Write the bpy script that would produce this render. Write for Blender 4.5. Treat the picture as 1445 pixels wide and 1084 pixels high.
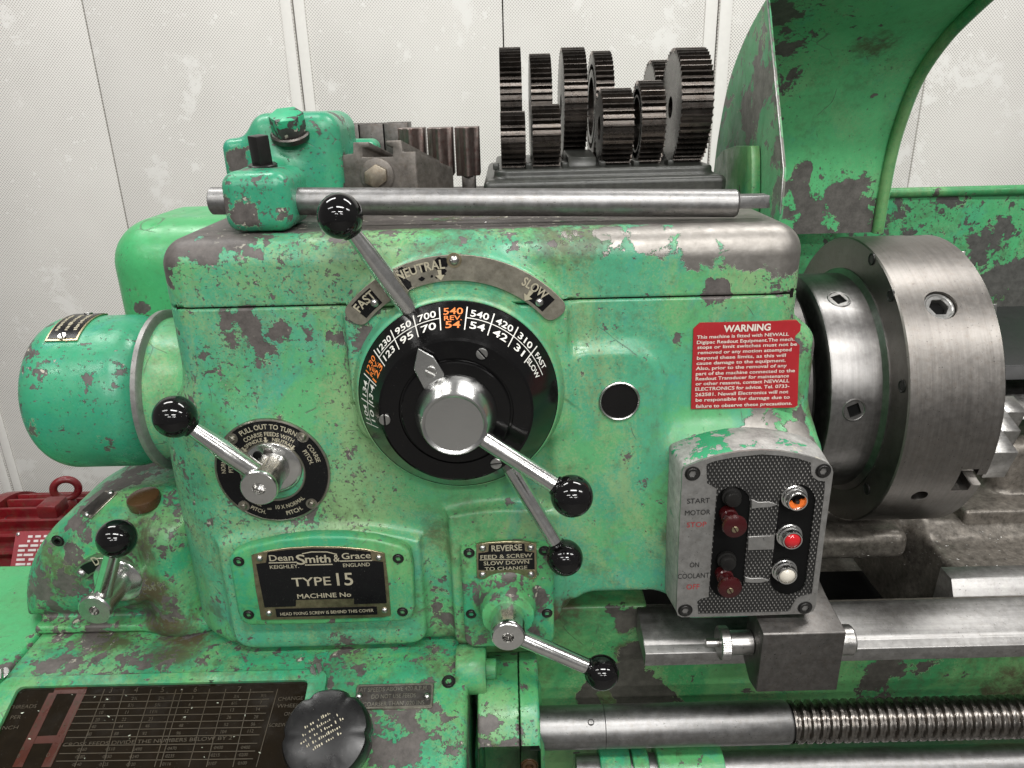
import bpy, bmesh, math, random
import numpy as np
from mathutils import Vector, Matrix

# ---------------------------------------------------------------- scene, camera, light
for o in list(bpy.data.objects):
    bpy.data.objects.remove(o)
SC = bpy.context.scene
COL = SC.collection
SC.render.engine = 'CYCLES'
SC.render.resolution_x, SC.render.resolution_y = 1024, 768

# camera calibrated from the wall seams (vertical vanishing point); origin = point of the
# headstock's front face on the optical axis; X along the bed, Y away, Z up, metres
FPX, CXP, CYP = 1060.0, 722.5, 542.0
PITCH, ROLL, DIST = math.radians(20.9), math.radians(1.4), 0.70
FWD = Vector((0, math.cos(PITCH), -math.sin(PITCH)))
UP0 = Vector((0, math.sin(PITCH), math.cos(PITCH)))
RIGHT = Vector((1, 0, 0)) * math.cos(ROLL) - UP0 * math.sin(ROLL)
UP = UP0 * math.cos(ROLL) + Vector((1, 0, 0)) * math.sin(ROLL)
CAM = -FWD * DIST
cd = bpy.data.cameras.new('camera')
cam = bpy.data.objects.new('camera', cd)
COL.objects.link(cam)
cd.sensor_width = 36.0
cd.lens = 36.0 * FPX / 1445.0
cd.clip_start, cd.clip_end = 0.01, 100
cam.matrix_world = Matrix(((RIGHT.x, UP.x, -FWD.x, CAM.x), (RIGHT.y, UP.y, -FWD.y, CAM.y),
                           (RIGHT.z, UP.z, -FWD.z, CAM.z), (0, 0, 0, 1)))
SC.camera = cam

W = bpy.data.worlds.new('World')
SC.world = W
W.use_nodes = True
W.node_tree.nodes['Background'].inputs[0].default_value = (1.0, 0.985, 0.96, 1)
W.node_tree.nodes['Background'].inputs[1].default_value = 0.17

def area_lamp(name, loc, sx, sy, power, color=(1, 0.985, 0.96), target=None):
    l = bpy.data.lights.new(name, 'AREA')
    l.shape = 'RECTANGLE'
    l.size, l.size_y, l.energy, l.color = sx, sy, power, color
    o = bpy.data.objects.new(name, l)
    COL.objects.link(o)
    o.location = loc
    if target is not None:
        d = Vector(target) - Vector(loc)
        o.rotation_euler = d.to_track_quat('-Z', 'Y').to_euler()
    return o

# workshop ceiling tubes in rows, about 1.9 m above the headstock
for i, (x, y, p) in enumerate([(-1.5, -1.2, 16), (0.3, -1.2, 34), (2.1, -1.2, 30),
                               (-1.3, -2.8, 28), (0.7, -2.8, 52), (-0.6, -4.6, 58), (1.5, -4.6, 66),
                               (-1.1, 0.45, 22), (0.9, 0.45, 22)]):
    area_lamp('ceiling_tube', (x, y, 1.75), 1.2, 0.22, p)

SC.view_settings.view_transform = 'Standard'
SC.view_settings.look = 'None'
SC.view_settings.exposure = 0.0
SC.view_settings.gamma = 1.0

# ---------------------------------------------------------------- pixels to points
def ray(px, py):
    return FWD + RIGHT * ((px - CXP) / FPX) + UP * ((CYP - py) / FPX)
def PY(px, py, Y):
    d = ray(px, py); return CAM + d * ((Y - CAM.y) / d.y)
def PZ(px, py, Z):
    d = ray(px, py); return CAM + d * ((Z - CAM.z) / d.z)
def PX(px, py, X):
    d = ray(px, py); return CAM + d * ((X - CAM.x) / d.x)

class Plane:
    def __init__(s, o, u, v):
        s.o, s.u, s.v = Vector(o), Vector(u).normalized(), Vector(v).normalized()
        s.n = s.u.cross(s.v).normalized()
    def hit(s, px, py):
        d = ray(px, py); t = (s.o - CAM).dot(s.n) / d.dot(s.n); return CAM + d * t
    def ab(s, px, py):
        r = s.hit(px, py) - s.o; return r.dot(s.u), r.dot(s.v)
    def pt(s, a, b, h=0.0):
        return s.o + s.u * a + s.v * b + s.n * h
def front(Y):          # the plane y = Y seen from the front
    return Plane((0, Y, 0), (1, 0, 0), (0, 0, 1))

# ---------------------------------------------------------------- objects
def finish(name, me, mat, parent=None, sharp=35.0):
    if mat is not None:
        me.materials.append(M[mat] if isinstance(mat, str) else mat)
    o = bpy.data.objects.new(name, me)
    COL.objects.link(o)
    if parent is not None:
        o.parent = parent
        w = Vector((0, 0, 0)); p = parent
        while p is not None:
            w += p.location; p = p.parent
        o.location = -w                      # mesh data is in place already
    if sharp is not None and len(me.polygons):
        me.polygons.foreach_set('use_smooth', [True] * len(me.polygons))
        me.set_sharp_from_angle(angle=math.radians(sharp))
    return o
def thing(name, loc, label, cat, group=None, kind=None):
    o = bpy.data.objects.new(name, None)
    o.empty_display_size = 0.02
    COL.objects.link(o)
    o.location = loc
    return tag(o, label, cat, group, kind)
def tag(o, label=None, cat=None, group=None, kind=None):
    if label: o['label'] = label
    if cat: o['category'] = cat
    if group: o['group'] = group
    if kind: o['kind'] = kind
    return o

def frame_of(axis, up=(0, 0, 1)):
    a = Vector(axis).normalized()
    u = Vector(up)
    if abs(a.dot(u.normalized())) > 0.97: u = Vector((1, 0, 0))
    u = (u - a * a.dot(u)).normalized()
    return a, u, a.cross(u)

class MB:
    def __init__(s): s.v, s.f = [], []
    def add(s, vs, fs):
        n = len(s.v); s.v += [tuple(v) for v in vs]; s.f += [tuple(i + n for i in f) for f in fs]; return s
    def box(s, lo, hi):
        (a, b, c), (d, e, f) = lo, hi
        return s.add([(a, b, c), (d, b, c), (d, e, c), (a, e, c), (a, b, f), (d, b, f), (d, e, f), (a, e, f)],
                     [(0, 3, 2, 1), (4, 5, 6, 7), (0, 1, 5, 4), (1, 2, 6, 5), (2, 3, 7, 6), (3, 0, 4, 7)])
    def prism(s, poly, pl, h0, h1):
        """polygon of plane coordinates (counter-clockwise) extruded along the plane's normal"""
        n = len(poly)
        ar = sum(poly[i][0] * poly[(i + 1) % n][1] - poly[(i + 1) % n][0] * poly[i][1] for i in range(n))
        if ar < 0: poly = poly[::-1]
        vs = [pl.pt(a, b, h0) for a, b in poly] + [pl.pt(a, b, h1) for a, b in poly]
        fs = [tuple(range(n - 1, -1, -1)), tuple(range(n, 2 * n))]
        fs += [(i, (i + 1) % n, (i + 1) % n + n, i + n) for i in range(n)]
        return s.add(vs, fs)
    def lathe(s, prof, o, axis, n=48, up=(0, 0, 1)):
        """prof = [(radius, distance along axis)] from one end to the other"""
        a, u, w = frame_of(axis, up); o = Vector(o)
        vs, fs, rows = [], [], []
        for r, t in prof:
            if r < 1e-6:
                rows.append([len(vs)] * n); vs.append(o + a * t)
            else:
                rows.append(list(range(len(vs), len(vs) + n)))
                for i in range(n):
                    q = 2 * math.pi * i / n
                    vs.append(o + a * t + (u * math.cos(q) + w * math.sin(q)) * r)
        for A, B in zip(rows, rows[1:]):
            for i in range(n):
                j = (i + 1) % n
                f = []
                for k in (A[i], A[j], B[j], B[i]):
                    if k not in f: f.append(k)
                if len(f) > 2: fs.append(tuple(f))
        return s.add(vs, fs)
    def tube(s, p0, p1, r0, r1=None, n=24):
        r1 = r0 if r1 is None else r1
        p0, p1 = Vector(p0), Vector(p1); L = (p1 - p0).length
        return s.lathe([(0, 0), (r0, 0), (r1, L), (0, L)], p0, p1 - p0, n)
    def sphere(s, c, r, axis=(0, -1, 0), n=40, m=20):
        return s.lathe([(r * math.sin(math.pi * i / m) if 0 < i < m else 0, -r * math.cos(math.pi * i / m)) for i in range(m + 1)], c, axis, n)
    def path(s, pts, r, n=12, closed=False):
        pts = [Vector(p) for p in pts]; N = len(pts); vs, fs = [], []
        up = Vector((0, 0, 1))
        for i in range(N):
            a = pts[(i + 1) % N] if (closed or i < N - 1) else pts[i]
            b = pts[i - 1] if (closed or i > 0) else pts[i]
            t, u, w = frame_of(a - b, up); up = u
            for k in range(n):
                q = 2 * math.pi * k / n; vs.append(pts[i] + (u * math.cos(q) + w * math.sin(q)) * r)
        for i in range(N if closed else N - 1):
            j = (i + 1) % N
            for k in range(n):
                l = (k + 1) % n; fs.append((i * n + k, i * n + l, j * n + l, j * n + k))
        if not closed:
            fs += [tuple(range(n))[::-1], tuple(range((N - 1) * n, N * n))]
        return s.add(vs, fs)
    def build(s, name, mat, parent=None, sharp=35.0, bevel=0.0, seg=2, attr=None, cut=0):
        me = bpy.data.meshes.new(name)
        bm = bmesh.new()
        vv = [bm.verts.new(v) for v in s.v]
        for f in s.f:
            try: bm.faces.new([vv[i] for i in f])
            except ValueError: pass
        bmesh.ops.remove_doubles(bm, verts=bm.verts, dist=1e-6)
        bmesh.ops.recalc_face_normals(bm, faces=bm.faces)
        if bevel > 0:
            es = [e for e in bm.edges if len(e.link_faces) == 2 and e.calc_face_angle(0) > math.radians(28)]
            bmesh.ops.bevel(bm, geom=es, offset=bevel, segments=seg, profile=0.5, affect='EDGES', clamp_overlap=True)
        bm.to_mesh(me); bm.free()
        o = finish(name, me, mat, parent, sharp)
        if attr: set_wear(me, attr)
        return o

class Words(MB):
    """lettering: every word or line added becomes a part of its own"""
    def __init__(s): s.p = []
    def add(s, vs, fs):
        m = MB(); m.add(vs, fs); s.p.append(m); return s
    def build(s, name, mat, parent=None, **kw):
        return [m.build(name, mat, parent, sharp=None) for m in s.p]
def arc(cx, cy, r, a0, a1, n):
    return [(cx + r * math.cos(math.radians(a0 + (a1 - a0) * i / n)), cy + r * math.sin(math.radians(a0 + (a1 - a0) * i / n))) for i in range(n + 1)]
def rrect(a0, b0, a1, b1, r, n=5):
    return arc(a1 - r, b1 - r, r, 0, 90, n) + arc(a0 + r, b1 - r, r, 90, 180, n) + arc(a0 + r, b0 + r, r, 180, 270, n) + arc(a1 - r, b0 + r, r, 270, 360, n)
def pxpoly(pl, pts): return [pl.ab(*p) for p in pts]

# ---------------------------------------------------------------- wear attribute (paint only)
def set_wear(me, blobs, clean=None):
    """blobs: (x, y, z, radius, primer, bare metal, grime); where this casting's own paint is worn off, grimed or painted dark"""
    n = len(me.vertices); co = np.empty(n * 3, np.float32); me.vertices.foreach_get('co', co); co = co.reshape(-1, 3)
    c = np.zeros((n, 4), np.float32)
    if clean: c[:, 3] = clean(co)
    for b in blobs:
        if callable(b):
            c[:, :3] = np.maximum(c[:, :3], b(co)); continue
        x, y, z, r, w0, w1, w2 = b
        d = np.sqrt(((co - np.array((x, y, z), np.float32)) ** 2).sum(1)) / r
        k = np.clip(1.35 - d, 0, 1) ; k = k * k * (3 - 2 * k)
        c[:, 0] = np.maximum(c[:, 0], k * w0); c[:, 1] = np.maximum(c[:, 1], k * w1); c[:, 2] = np.maximum(c[:, 2], k * w2)
    a = me.color_attributes.new('wear', 'FLOAT_COLOR', 'POINT')
    a.data.foreach_set('color', c.ravel())
def blob(px, py, Y, rpx, w0=0.0, w1=0.0, w2=0.0):
    p = PY(px, py, Y); return (p.x, p.y, p.z, rpx / FPX * (p - CAM).length, w0, w1, w2)

# ---------------------------------------------------------------- castings from distance fields
def rbox(p, lo, hi, r):
    q = [np.abs(p[i] - (lo[i] + hi[i]) / 2) - ((hi[i] - lo[i]) / 2 - r) for i in range(3)]
    o = np.sqrt(sum(np.maximum(k, 0) ** 2 for k in q))
    return o + np.minimum(np.maximum(np.maximum(q[0], q[1]), q[2]), 0) - r
def ext2(d2, t, t0, t1, r):
    a = d2 + r; b = np.abs(t - (t0 + t1) / 2) - ((t1 - t0) / 2 - r)
    return np.sqrt(np.maximum(a, 0) ** 2 + np.maximum(b, 0) ** 2) + np.minimum(np.maximum(a, b), 0) - r
def circ(u, v, cu, cv, R): return np.sqrt((u - cu) ** 2 + (v - cv) ** 2) - R
def rect2(u, v, u0, v0, u1, v1, r):
    a = np.abs(u - (u0 + u1) / 2) - ((u1 - u0) / 2 - r); b = np.abs(v - (v0 + v1) / 2) - ((v1 - v0) / 2 - r)
    return np.sqrt(np.maximum(a, 0) ** 2 + np.maximum(b, 0) ** 2) + np.minimum(np.maximum(a, b), 0) - r
def smin(a, b, k):
    h = np.maximum(k - np.abs(a - b), 0) / k; return np.minimum(a, b) - h * h * k * 0.25
def smax(a, b, k): return -smin(-a, -b, k)

def casting(name, f, lo, hi, h, mat, parent, wear=None, clean=None):
    """surface nets over the field f(p) < 0, vertices pulled onto the surface"""
    ax = [np.arange(lo[i], hi[i] + h, h, dtype=np.float32) for i in range(3)]
    V = f(np.meshgrid(*ax, indexing='ij', sparse=True)).astype(np.float32)
    V = np.broadcast_to(V, [len(a) for a in ax])
    ins = V < 0
    c = [ins[i:ins.shape[0] - 1 + i, j:ins.shape[1] - 1 + j, k:ins.shape[2] - 1 + k] for i in (0, 1) for j in (0, 1) for k in (0, 1)]
    al = c[0].copy(); an = c[0].copy()
    for q in c[1:]: al &= q; an |= q
    mix = an & ~al
    I = np.argwhere(mix)
    idx = np.full(mix.shape, -1, np.int32); idx[mix] = np.arange(len(I))
    acc = np.zeros((len(I), 3), np.float32); cnt = np.zeros(len(I), np.float32)
    cor = [(i, j, k) for i in (0, 1) for j in (0, 1) for k in (0, 1)]
    for a in cor:
        for d in range(3):
            if a[d]: continue
            b = list(a); b[d] = 1
            va = V[I[:, 0] + a[0], I[:, 1] + a[1], I[:, 2] + a[2]]; vb = V[I[:, 0] + b[0], I[:, 1] + b[1], I[:, 2] + b[2]]
            m = (va < 0) != (vb < 0)
            t = np.where(m, va / np.where(m, va - vb, 1), 0)
            q = np.tile(np.array(a, np.float32), (len(I), 1)); q[:, d] = t
            acc[m] += q[m]; cnt[m] += 1
    P = (I + acc / cnt[:, None]) * h + np.array(lo, np.float32)
    P = P.astype(np.float64); P0 = P.copy(); e = h * 0.2
    def grad(P):
        g = np.empty_like(P)
        for d in range(3):
            A = P.copy(); A[:, d] += e; B = P.copy(); B[:, d] -= e
            g[:, d] = (f(A.T) - f(B.T)) / (2 * e)
        return g
    for _ in range(2):
        v = f(P.T); g = grad(P); P -= g * (v / np.maximum((g * g).sum(1), 0.05))[:, None]
        P = P0 + np.clip(P - P0, -0.8 * h, 0.8 * h)
    g = grad(P); g /= np.maximum(np.linalg.norm(g, axis=1), 1e-6)[:, None]
    F = []
    for d in range(3):
        s0 = [slice(None)] * 3; s1 = [slice(None)] * 3; s0[d] = slice(0, -1); s1[d] = slice(1, None)
        A, B = ins[tuple(s0)], ins[tuple(s1)]
        E = np.argwhere(A != B)
        u, w = (d + 1) % 3, (d + 2) % 3
        E = E[(E[:, u] > 0) & (E[:, w] > 0) & (E[:, u] < ins.shape[u] - 1) & (E[:, w] < ins.shape[w] - 1)]
        sg = A[E[:, 0], E[:, 1], E[:, 2]]
        def cell(du, dw):
            q = E.copy(); q[:, u] -= du; q[:, w] -= dw; return idx[q[:, 0], q[:, 1], q[:, 2]]
        Q = np.stack([cell(1, 1), cell(0, 1), cell(0, 0), cell(1, 0)], 1)
        Q[~sg] = Q[~sg][:, ::-1]
        F.append(Q)
    F = np.concatenate(F)
    me = bpy.data.meshes.new(name)
    me.vertices.add(len(P)); me.vertices.foreach_set('co', P.astype(np.float32).ravel())
    me.loops.add(F.size); me.loops.foreach_set('vertex_index', F.ravel().astype(np.int32))
    me.polygons.add(len(F)); me.polygons.foreach_set('loop_start', np.arange(0, F.size, 4, dtype=np.int32))
    me.update(); me.validate()
    o = finish(name, me, mat, parent, None)
    me.polygons.foreach_set('use_smooth', [True] * len(me.polygons))
    me.normals_split_custom_set_from_vertices(g.astype(np.float32).tolist())
    if wear: set_wear(me, wear, clean)
    return o

# ---------------------------------------------------------------- lettering
_tc = {}
def glyphs(s, bold=0.0):
    k = (s, bold)
    if k not in _tc:
        cu = bpy.data.curves.new('t', 'FONT'); cu.body = s; cu.size = 1.0; cu.resolution_u = 3; cu.offset = bold
        o = bpy.data.objects.new('t', cu); me = o.to_mesh()
        v = [(p.co.x, p.co.y) for p in me.vertices]; f = [tuple(p.vertices) for p in me.polygons]
        o.to_mesh_clear(); bpy.data.objects.remove(o); bpy.data.curves.remove(cu)
        _tc[k] = (v, f)
    return _tc[k]
def text(mb, s, fn, h, w=None, bold=0.0, center=True):
    """flat lettering: cap height h, optional total width w; fn(a, b) maps to space"""
    v, f = glyphs(s, bold)
    if not v: return 0
    k = h / 0.70
    x0 = min(p[0] for p in v); x1 = max(p[0] for p in v)
    kx = w / (x1 - x0) if w else k
    mid = (x0 + x1) / 2 if center else x0
    mb.add([fn((p[0] - mid) * kx, (p[1] - 0.35) * k) for p in v], f)
    return (x1 - x0) * kx
def text_px(mb, pl, s, px, py, hpx, wpx=None, bold=0.0, lift=0.0006, rot=0.0):
    a, b = pl.ab(px, py)
    h = abs(pl.ab(px, py - hpx / 2)[1] - pl.ab(px, py + hpx / 2)[1])
    w = abs(pl.ab(px + wpx / 2, py)[0] - pl.ab(px - wpx / 2, py)[0]) if wpx else None
    c, sn = math.cos(math.radians(rot)), math.sin(math.radians(rot))
    text(mb, s, lambda u, v: pl.pt(a + u * c - v * sn, b + u * sn + v * c, lift), h, w, bold)
def text_arc(mb, s, pl, ca, cb, R, mid_deg, h, lift=0.0006, bold=0.0, space=1.08, inward=False, w=None):
    """text round a circle on a plane; mid_deg clockwise from straight up"""
    v, f = glyphs(s, bold)
    k = h / 0.70; x0 = min(p[0] for p in v); x1 = max(p[0] for p in v); m = (x0 + x1) / 2
    kx = w / (x1 - x0) if w else k * space
    out = []
    for x, y in v:
        if not inward:
            q = math.radians(mid_deg) + (x - m) * kx / R; r = R + (y - 0.35) * k
        else:
            q = math.radians(mid_deg) - (x - m) * kx / R; r = R - (y - 0.35) * k
        out.append(pl.pt(ca + r * math.sin(q), cb + r * math.cos(q), lift))
    mb.add(out, f)
# ---------------------------------------------------------------- materials
M = {}
class NT:
    def __init__(s, name):
        s.m = bpy.data.materials.new(name); s.m.use_nodes = True
        s.t = s.m.node_tree; s.b = s.t.nodes['Principled BSDF']; M[name] = s.m
        s.co = s.n('ShaderNodeTexCoord').outputs['Object']
    def n(s, typ, **kw):
        x = s.t.nodes.new(typ)
        for k, v in kw.items():
            setattr(x, k, v)
        return x
    def put(s, sock, v):
        if hasattr(v, 'is_linked') or isinstance(v, bpy.types.NodeSocket): s.t.links.new(v, sock)
        elif isinstance(v, (tuple, list)) and len(v) == 3 and sock.type == 'RGBA': sock.default_value = (*v, 1)
        else: sock.default_value = v
    def math(s, op, a, b=0.0, c=None, clamp=False):
        x = s.n('ShaderNodeMath', operation=op, use_clamp=clamp)
        s.put(x.inputs[0], a); s.put(x.inputs[1], b)
        if c is not None: s.put(x.inputs[2], c)
        return x.outputs[0]
    def noise(s, scale, detail=2, rough=0.5, stretch=None, dist=0.0, off=None, co=None):
        x = s.n('ShaderNodeTexNoise'); x.inputs['Scale'].default_value = scale; x.inputs['Detail'].default_value = detail
        x.inputs['Roughness'].default_value = rough; x.inputs['Distortion'].default_value = dist
        v = co or s.co
        if stretch or off:
            mp = s.n('ShaderNodeMapping'); s.put(mp.inputs['Vector'], v)
            if stretch: mp.inputs['Scale'].default_value = stretch
            if off: mp.inputs['Location'].default_value = off
            v = mp.outputs[0]
        s.put(x.inputs['Vector'], v); return x.outputs['Fac']
    def step(s, v, a, b):
        x = s.n('ShaderNodeMapRange', interpolation_type='SMOOTHSTEP', clamp=True)
        s.put(x.inputs[0], v); x.inputs[1].default_value = a; x.inputs[2].default_value = b
        return x.outputs[0]
    def lin(s, v, a, b, c, d):
        x = s.n('ShaderNodeMapRange', clamp=True)
        s.put(x.inputs[0], v)
        for i, q in enumerate((a, b, c, d)): x.inputs[i + 1].default_value = q
        return x.outputs[0]
    def mix(s, f, a, b, blend='MIX'):
        x = s.n('ShaderNodeMix', data_type='RGBA', blend_type=blend)
        s.put(x.inputs[0], f); s.put(x.inputs[6], a); s.put(x.inputs[7], b); return x.outputs[2]
    def mixf(s, f, a, b):
        x = s.n('ShaderNodeMix', data_type='FLOAT'); s.put(x.inputs[0], f); s.put(x.inputs[2], a); s.put(x.inputs[3], b); return x.outputs[0]
    def bump(s, h, dist=0.001, strength=1.0, normal=None):
        x = s.n('ShaderNodeBump'); x.inputs['Distance'].default_value = dist; x.inputs['Strength'].default_value = strength
        s.put(x.inputs['Height'], h)
        if normal is not None: s.put(x.inputs['Normal'], normal)
        return x.outputs[0]
    def out(s, color=None, rough=None, metal=None, normal=None, **kw):
        if color is not None: s.put(s.b.inputs['Base Color'], color)
        if rough is not None: s.put(s.b.inputs['Roughness'], rough)
        if metal is not None: s.put(s.b.inputs['Metallic'], metal)
        if normal is not None: s.put(s.b.inputs['Normal'], normal)
        for k, v in kw.items(): s.put(s.b.inputs[k.replace('_', ' ')], v)
        return s.m

def paint(name, c1, c2, c3, chip=0.655, small=0.665, rough=0.33, grime=0.18, pale=0.5, primer=(0.100, 0.089, 0.083), seed=0.0, speck=0.69, scale=1.0, scratch=1.0, creamy=1.0, edge=0.10):
    """old machine enamel: faded patches, chips down to grey filler, bare iron where it is rubbed"""
    t = NT(name); o = (seed, seed * 1.7, -seed)
    at = t.n('ShaderNodeAttribute'); at.attribute_name = 'wear'
    sp = t.n('ShaderNodeSeparateColor'); t.put(sp.inputs[0], at.outputs['Color'])
    wr, wb, wg = sp.outputs[0], sp.outputs[1], sp.outputs[2]
    whole = t.math('MULTIPLY', at.outputs['Alpha'], -0.055)
    fine = t.noise(420, 3, 0.7)
    mid = t.noise(140, 4, 0.7, off=o)
    # colour of the enamel: two coats in patches with fairly crisp borders, rubbed yellowish in a fine stipple
    a = t.step(t.math('ADD', t.noise(5.5 * scale, 6, 0.68, off=o, dist=0.5), t.math('MULTIPLY', t.math('SUBTRACT', mid, 0.5), 0.10)), 0.47, 0.56)
    col = t.mix(a, c1, c2)
    pb = t.noise(8.5 * scale, 7, 0.68, stretch=(1.0, 1.0, 0.55), off=(o[0] + 4, o[1], o[2]), dist=0.8)
    b = t.step(t.math('ADD', pb, t.math('MULTIPLY', t.math('SUBTRACT', fine, 0.5), 0.45)), 0.46, 0.64)
    col = t.mix(t.math('MULTIPLY', b, pale), col, c3)
    blu = t.step(t.math('ADD', t.noise(13 * scale, 5, 0.66, off=(o[0], o[1] + 7, o[2]), dist=0.6), t.math('MULTIPLY', t.math('SUBTRACT', mid, 0.5), 0.2)), 0.56, 0.68)
    col = t.mix(t.math('MULTIPLY', blu, 0.42), col, (c1[0] * 0.75, c1[1] * 0.93, c1[2] * 1.45))
    col = t.mix(t.lin(mid, 0.35, 0.65, 0.0, 0.16), col, tuple(q * 0.5 for q in c1))
    # grime: brown oily film, in streaks and where it was marked
    st = t.noise(26, 6, 0.72, stretch=(1.6, 1.6, 0.35), off=o)
    g1 = t.math('MULTIPLY', t.step(t.math('ADD', st, t.math('MULTIPLY', t.math('SUBTRACT', fine, 0.5), 0.25)), 0.52, 0.78), grime)
    g2 = t.math('MULTIPLY', t.step(t.math('ADD', t.math('ADD', t.math('MULTIPLY', t.noise(21, 7, 0.72, dist=0.8, off=o), 0.9), t.math('MULTIPLY', mid, 0.35)), t.math('MULTIPLY', wg, 0.36)), 0.76, 1.02), t.math('MULTIPLY', wg, 1.0, clamp=True))
    g3 = t.math('MULTIPLY', t.step(t.math('ADD', t.noise(85, 8, 0.78, off=o), t.math('MULTIPLY', t.math('SUBTRACT', t.noise(9, 4, 0.6, off=(o[0], 8.0, 1.0)), 0.5), 0.5)), 0.50, 0.74), min(0.6, grime * 1.1))
    gr = t.math('MAXIMUM', t.math('MAXIMUM', g1, g2), g3)
    col = t.mix(gr, col, (0.075, 0.062, 0.032))
    # chips: large flakes, clusters of small ones, pin pricks
    n1 = t.noise(24 * scale, 9, 0.64, dist=0.25, off=o)
    n2 = t.noise(68, 6, 0.62, dist=0.3, off=o)
    n3 = t.noise(240, 4, 0.65, off=o)
    cl = t.math('SUBTRACT', t.noise(6, 3, 0.6, off=(o[0], o[1], o[2] + 9)), 0.5)
    pt = t.step(t.n('ShaderNodeNewGeometry').outputs['Pointiness'], 0.515, 0.60)
    v1 = t.math('ADD', t.math('ADD', n1, t.math('MULTIPLY', pt, edge)), t.math('ADD', t.math('MULTIPLY', wr, 0.31), t.math('ADD', whole, t.math('MULTIPLY', cl, 0.22))))
    c_1 = t.step(v1, chip, chip + 0.010)
    v2 = t.math('ADD', t.math('ADD', t.math('ADD', n2, whole), t.math('MULTIPLY', cl, 0.30)), t.math('MULTIPLY', wr, 0.10))
    c_2 = t.step(v2, small, small + 0.015)
    v3 = t.math('ADD', t.math('ADD', t.math('ADD', t.math('ADD', n3, whole), t.math('MULTIPLY', b, 0.035)), t.math('MULTIPLY', cl, 0.22)), t.math('MULTIPLY', wr, 0.10))
    c_3 = t.math('MULTIPLY', t.step(v3, speck, speck + 0.03), 0.85)
    ch = t.math('MAXIMUM', t.math('MAXIMUM', c_1, c_2), c_3, clamp=True)
    # hairline scratches along crooked lines
    vo = t.n('ShaderNodeTexVoronoi', feature='DISTANCE_TO_EDGE'); vo.inputs['Scale'].default_value = 19
    wp = t.n('ShaderNodeVectorMath', operation='ADD'); t.put(wp.inputs[0], t.co)
    nz = t.n('ShaderNodeTexNoise'); nz.inputs['Scale'].default_value = 9; t.put(nz.inputs['Vector'], t.co)
    sc_ = t.n('ShaderNodeVectorMath', operation='SCALE'); t.put(sc_.inputs[0], nz.outputs['Color']); sc_.inputs['Scale'].default_value = 0.09
    t.put(wp.inputs[1], sc_.outputs[0]); t.put(vo.inputs['Vector'], wp.outputs[0])
    hair = t.math('MULTIPLY', t.math('SUBTRACT', 1.0, t.step(vo.outputs['Distance'], 0.004, 0.011)), t.step(t.noise(15, 3, 0.6, off=(o[0], 3.0, o[2])), 0.60, 0.63))
    ch = t.math('MAXIMUM', ch, t.math('MULTIPLY', hair, 0.6 * scratch), clamp=True)
    pr = t.mix(t.lin(t.noise(70, 8, 0.8), 0.33, 0.67, 0, 1), tuple(q * 0.55 for q in primer), tuple(q * 1.35 for q in primer))
    # rims of the chips show a pale undercoat now and then
    rim = t.math('MULTIPLY', t.math('SUBTRACT', t.step(v1, chip - 0.011, chip), c_1), t.step(t.noise(17), 0.5, 0.6))
    col = t.mix(t.math('MULTIPLY', rim, 0.5, clamp=True), col, (0.45, 0.52, 0.30))
    col = t.mix(ch, col, pr)
    # small spots of cream filler inside some chips
    cream = t.math('MULTIPLY', t.math('MULTIPLY', ch, t.step(t.noise(110, 3, 0.6, off=(o[0], 5.0, 2.0)), 0.63, 0.66)), t.math('MULTIPLY', t.step(cl, 0.02, 0.08), creamy))
    col = t.mix(cream, col, (0.42, 0.40, 0.33))
    # bare iron
    nb = t.noise(52, 7, 0.7, dist=0.4, off=o)
    bare = t.step(t.math('ADD', nb, t.math('MULTIPLY', wb, 0.62)), 0.80, 0.845)
    iron = t.mix(t.noise(90, 6, 0.75), (0.165, 0.152, 0.135), (0.40, 0.38, 0.355))
    col = t.mix(bare, col, iron)
    hgt = t.math('SUBTRACT', t.math('MULTIPLY', mid, 0.35), t.math('MAXIMUM', ch, bare))
    nrm = t.bump(hgt, 0.0005, 0.8)
    nrm = t.bump(t.noise(42, 3, 0.55), 0.0020, 0.35, nrm)
    ro = t.mixf(ch, t.lin(t.noise(40, 4, 0.6), 0.35, 0.65, rough - 0.08, rough + 0.14), 0.5)
    ro = t.mixf(gr, ro, 0.50)
    ro = t.mixf(bare, ro, t.lin(nb, 0.4, 0.7, 0.50, 0.38))
    t.out(col, ro, t.math('MULTIPLY', bare, 0.85), nrm, Specular_IOR_Level=0.5)
    return t.m

paint('green', (0.074, 0.345, 0.196), (0.100, 0.375, 0.152), (0.250, 0.385, 0.175), pale=0.78, grime=0.45, chip=0.66, small=0.628, speck=0.622)
paint('green_teal', (0.0297, 0.2856, 0.1629), (0.03724, 0.3088, 0.16), (0.1019, 0.3474, 0.1837), chip=0.645, small=0.65, pale=0.28, seed=3.3, grime=0.14, rough=0.30, speck=0.66)
paint('green_plain', (0.06183, 0.3818, 0.1418), (0.06923, 0.3652, 0.1332), (0.1012, 0.3652, 0.1492), chip=0.69, small=0.68, pale=0.25, seed=5.1, grime=0.22, rough=0.34, speck=0.68)
paint('green_base', (0.03913, 0.3071, 0.1511), (0.08892, 0.3569, 0.1289), (0.1975, 0.3735, 0.1495), chip=0.635, small=0.625, speck=0.635, pale=0.6, seed=8.2, grime=0.55, scale=1.9)
paint('green_guard', (0.092, 0.46, 0.18), (0.105, 0.48, 0.19), (0.22, 0.43, 0.20), chip=0.75, small=0.71, creamy=0.0, pale=0.45, seed=11.0, grime=0.30, primer=(0.105, 0.098, 0.090), rough=0.42)
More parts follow.
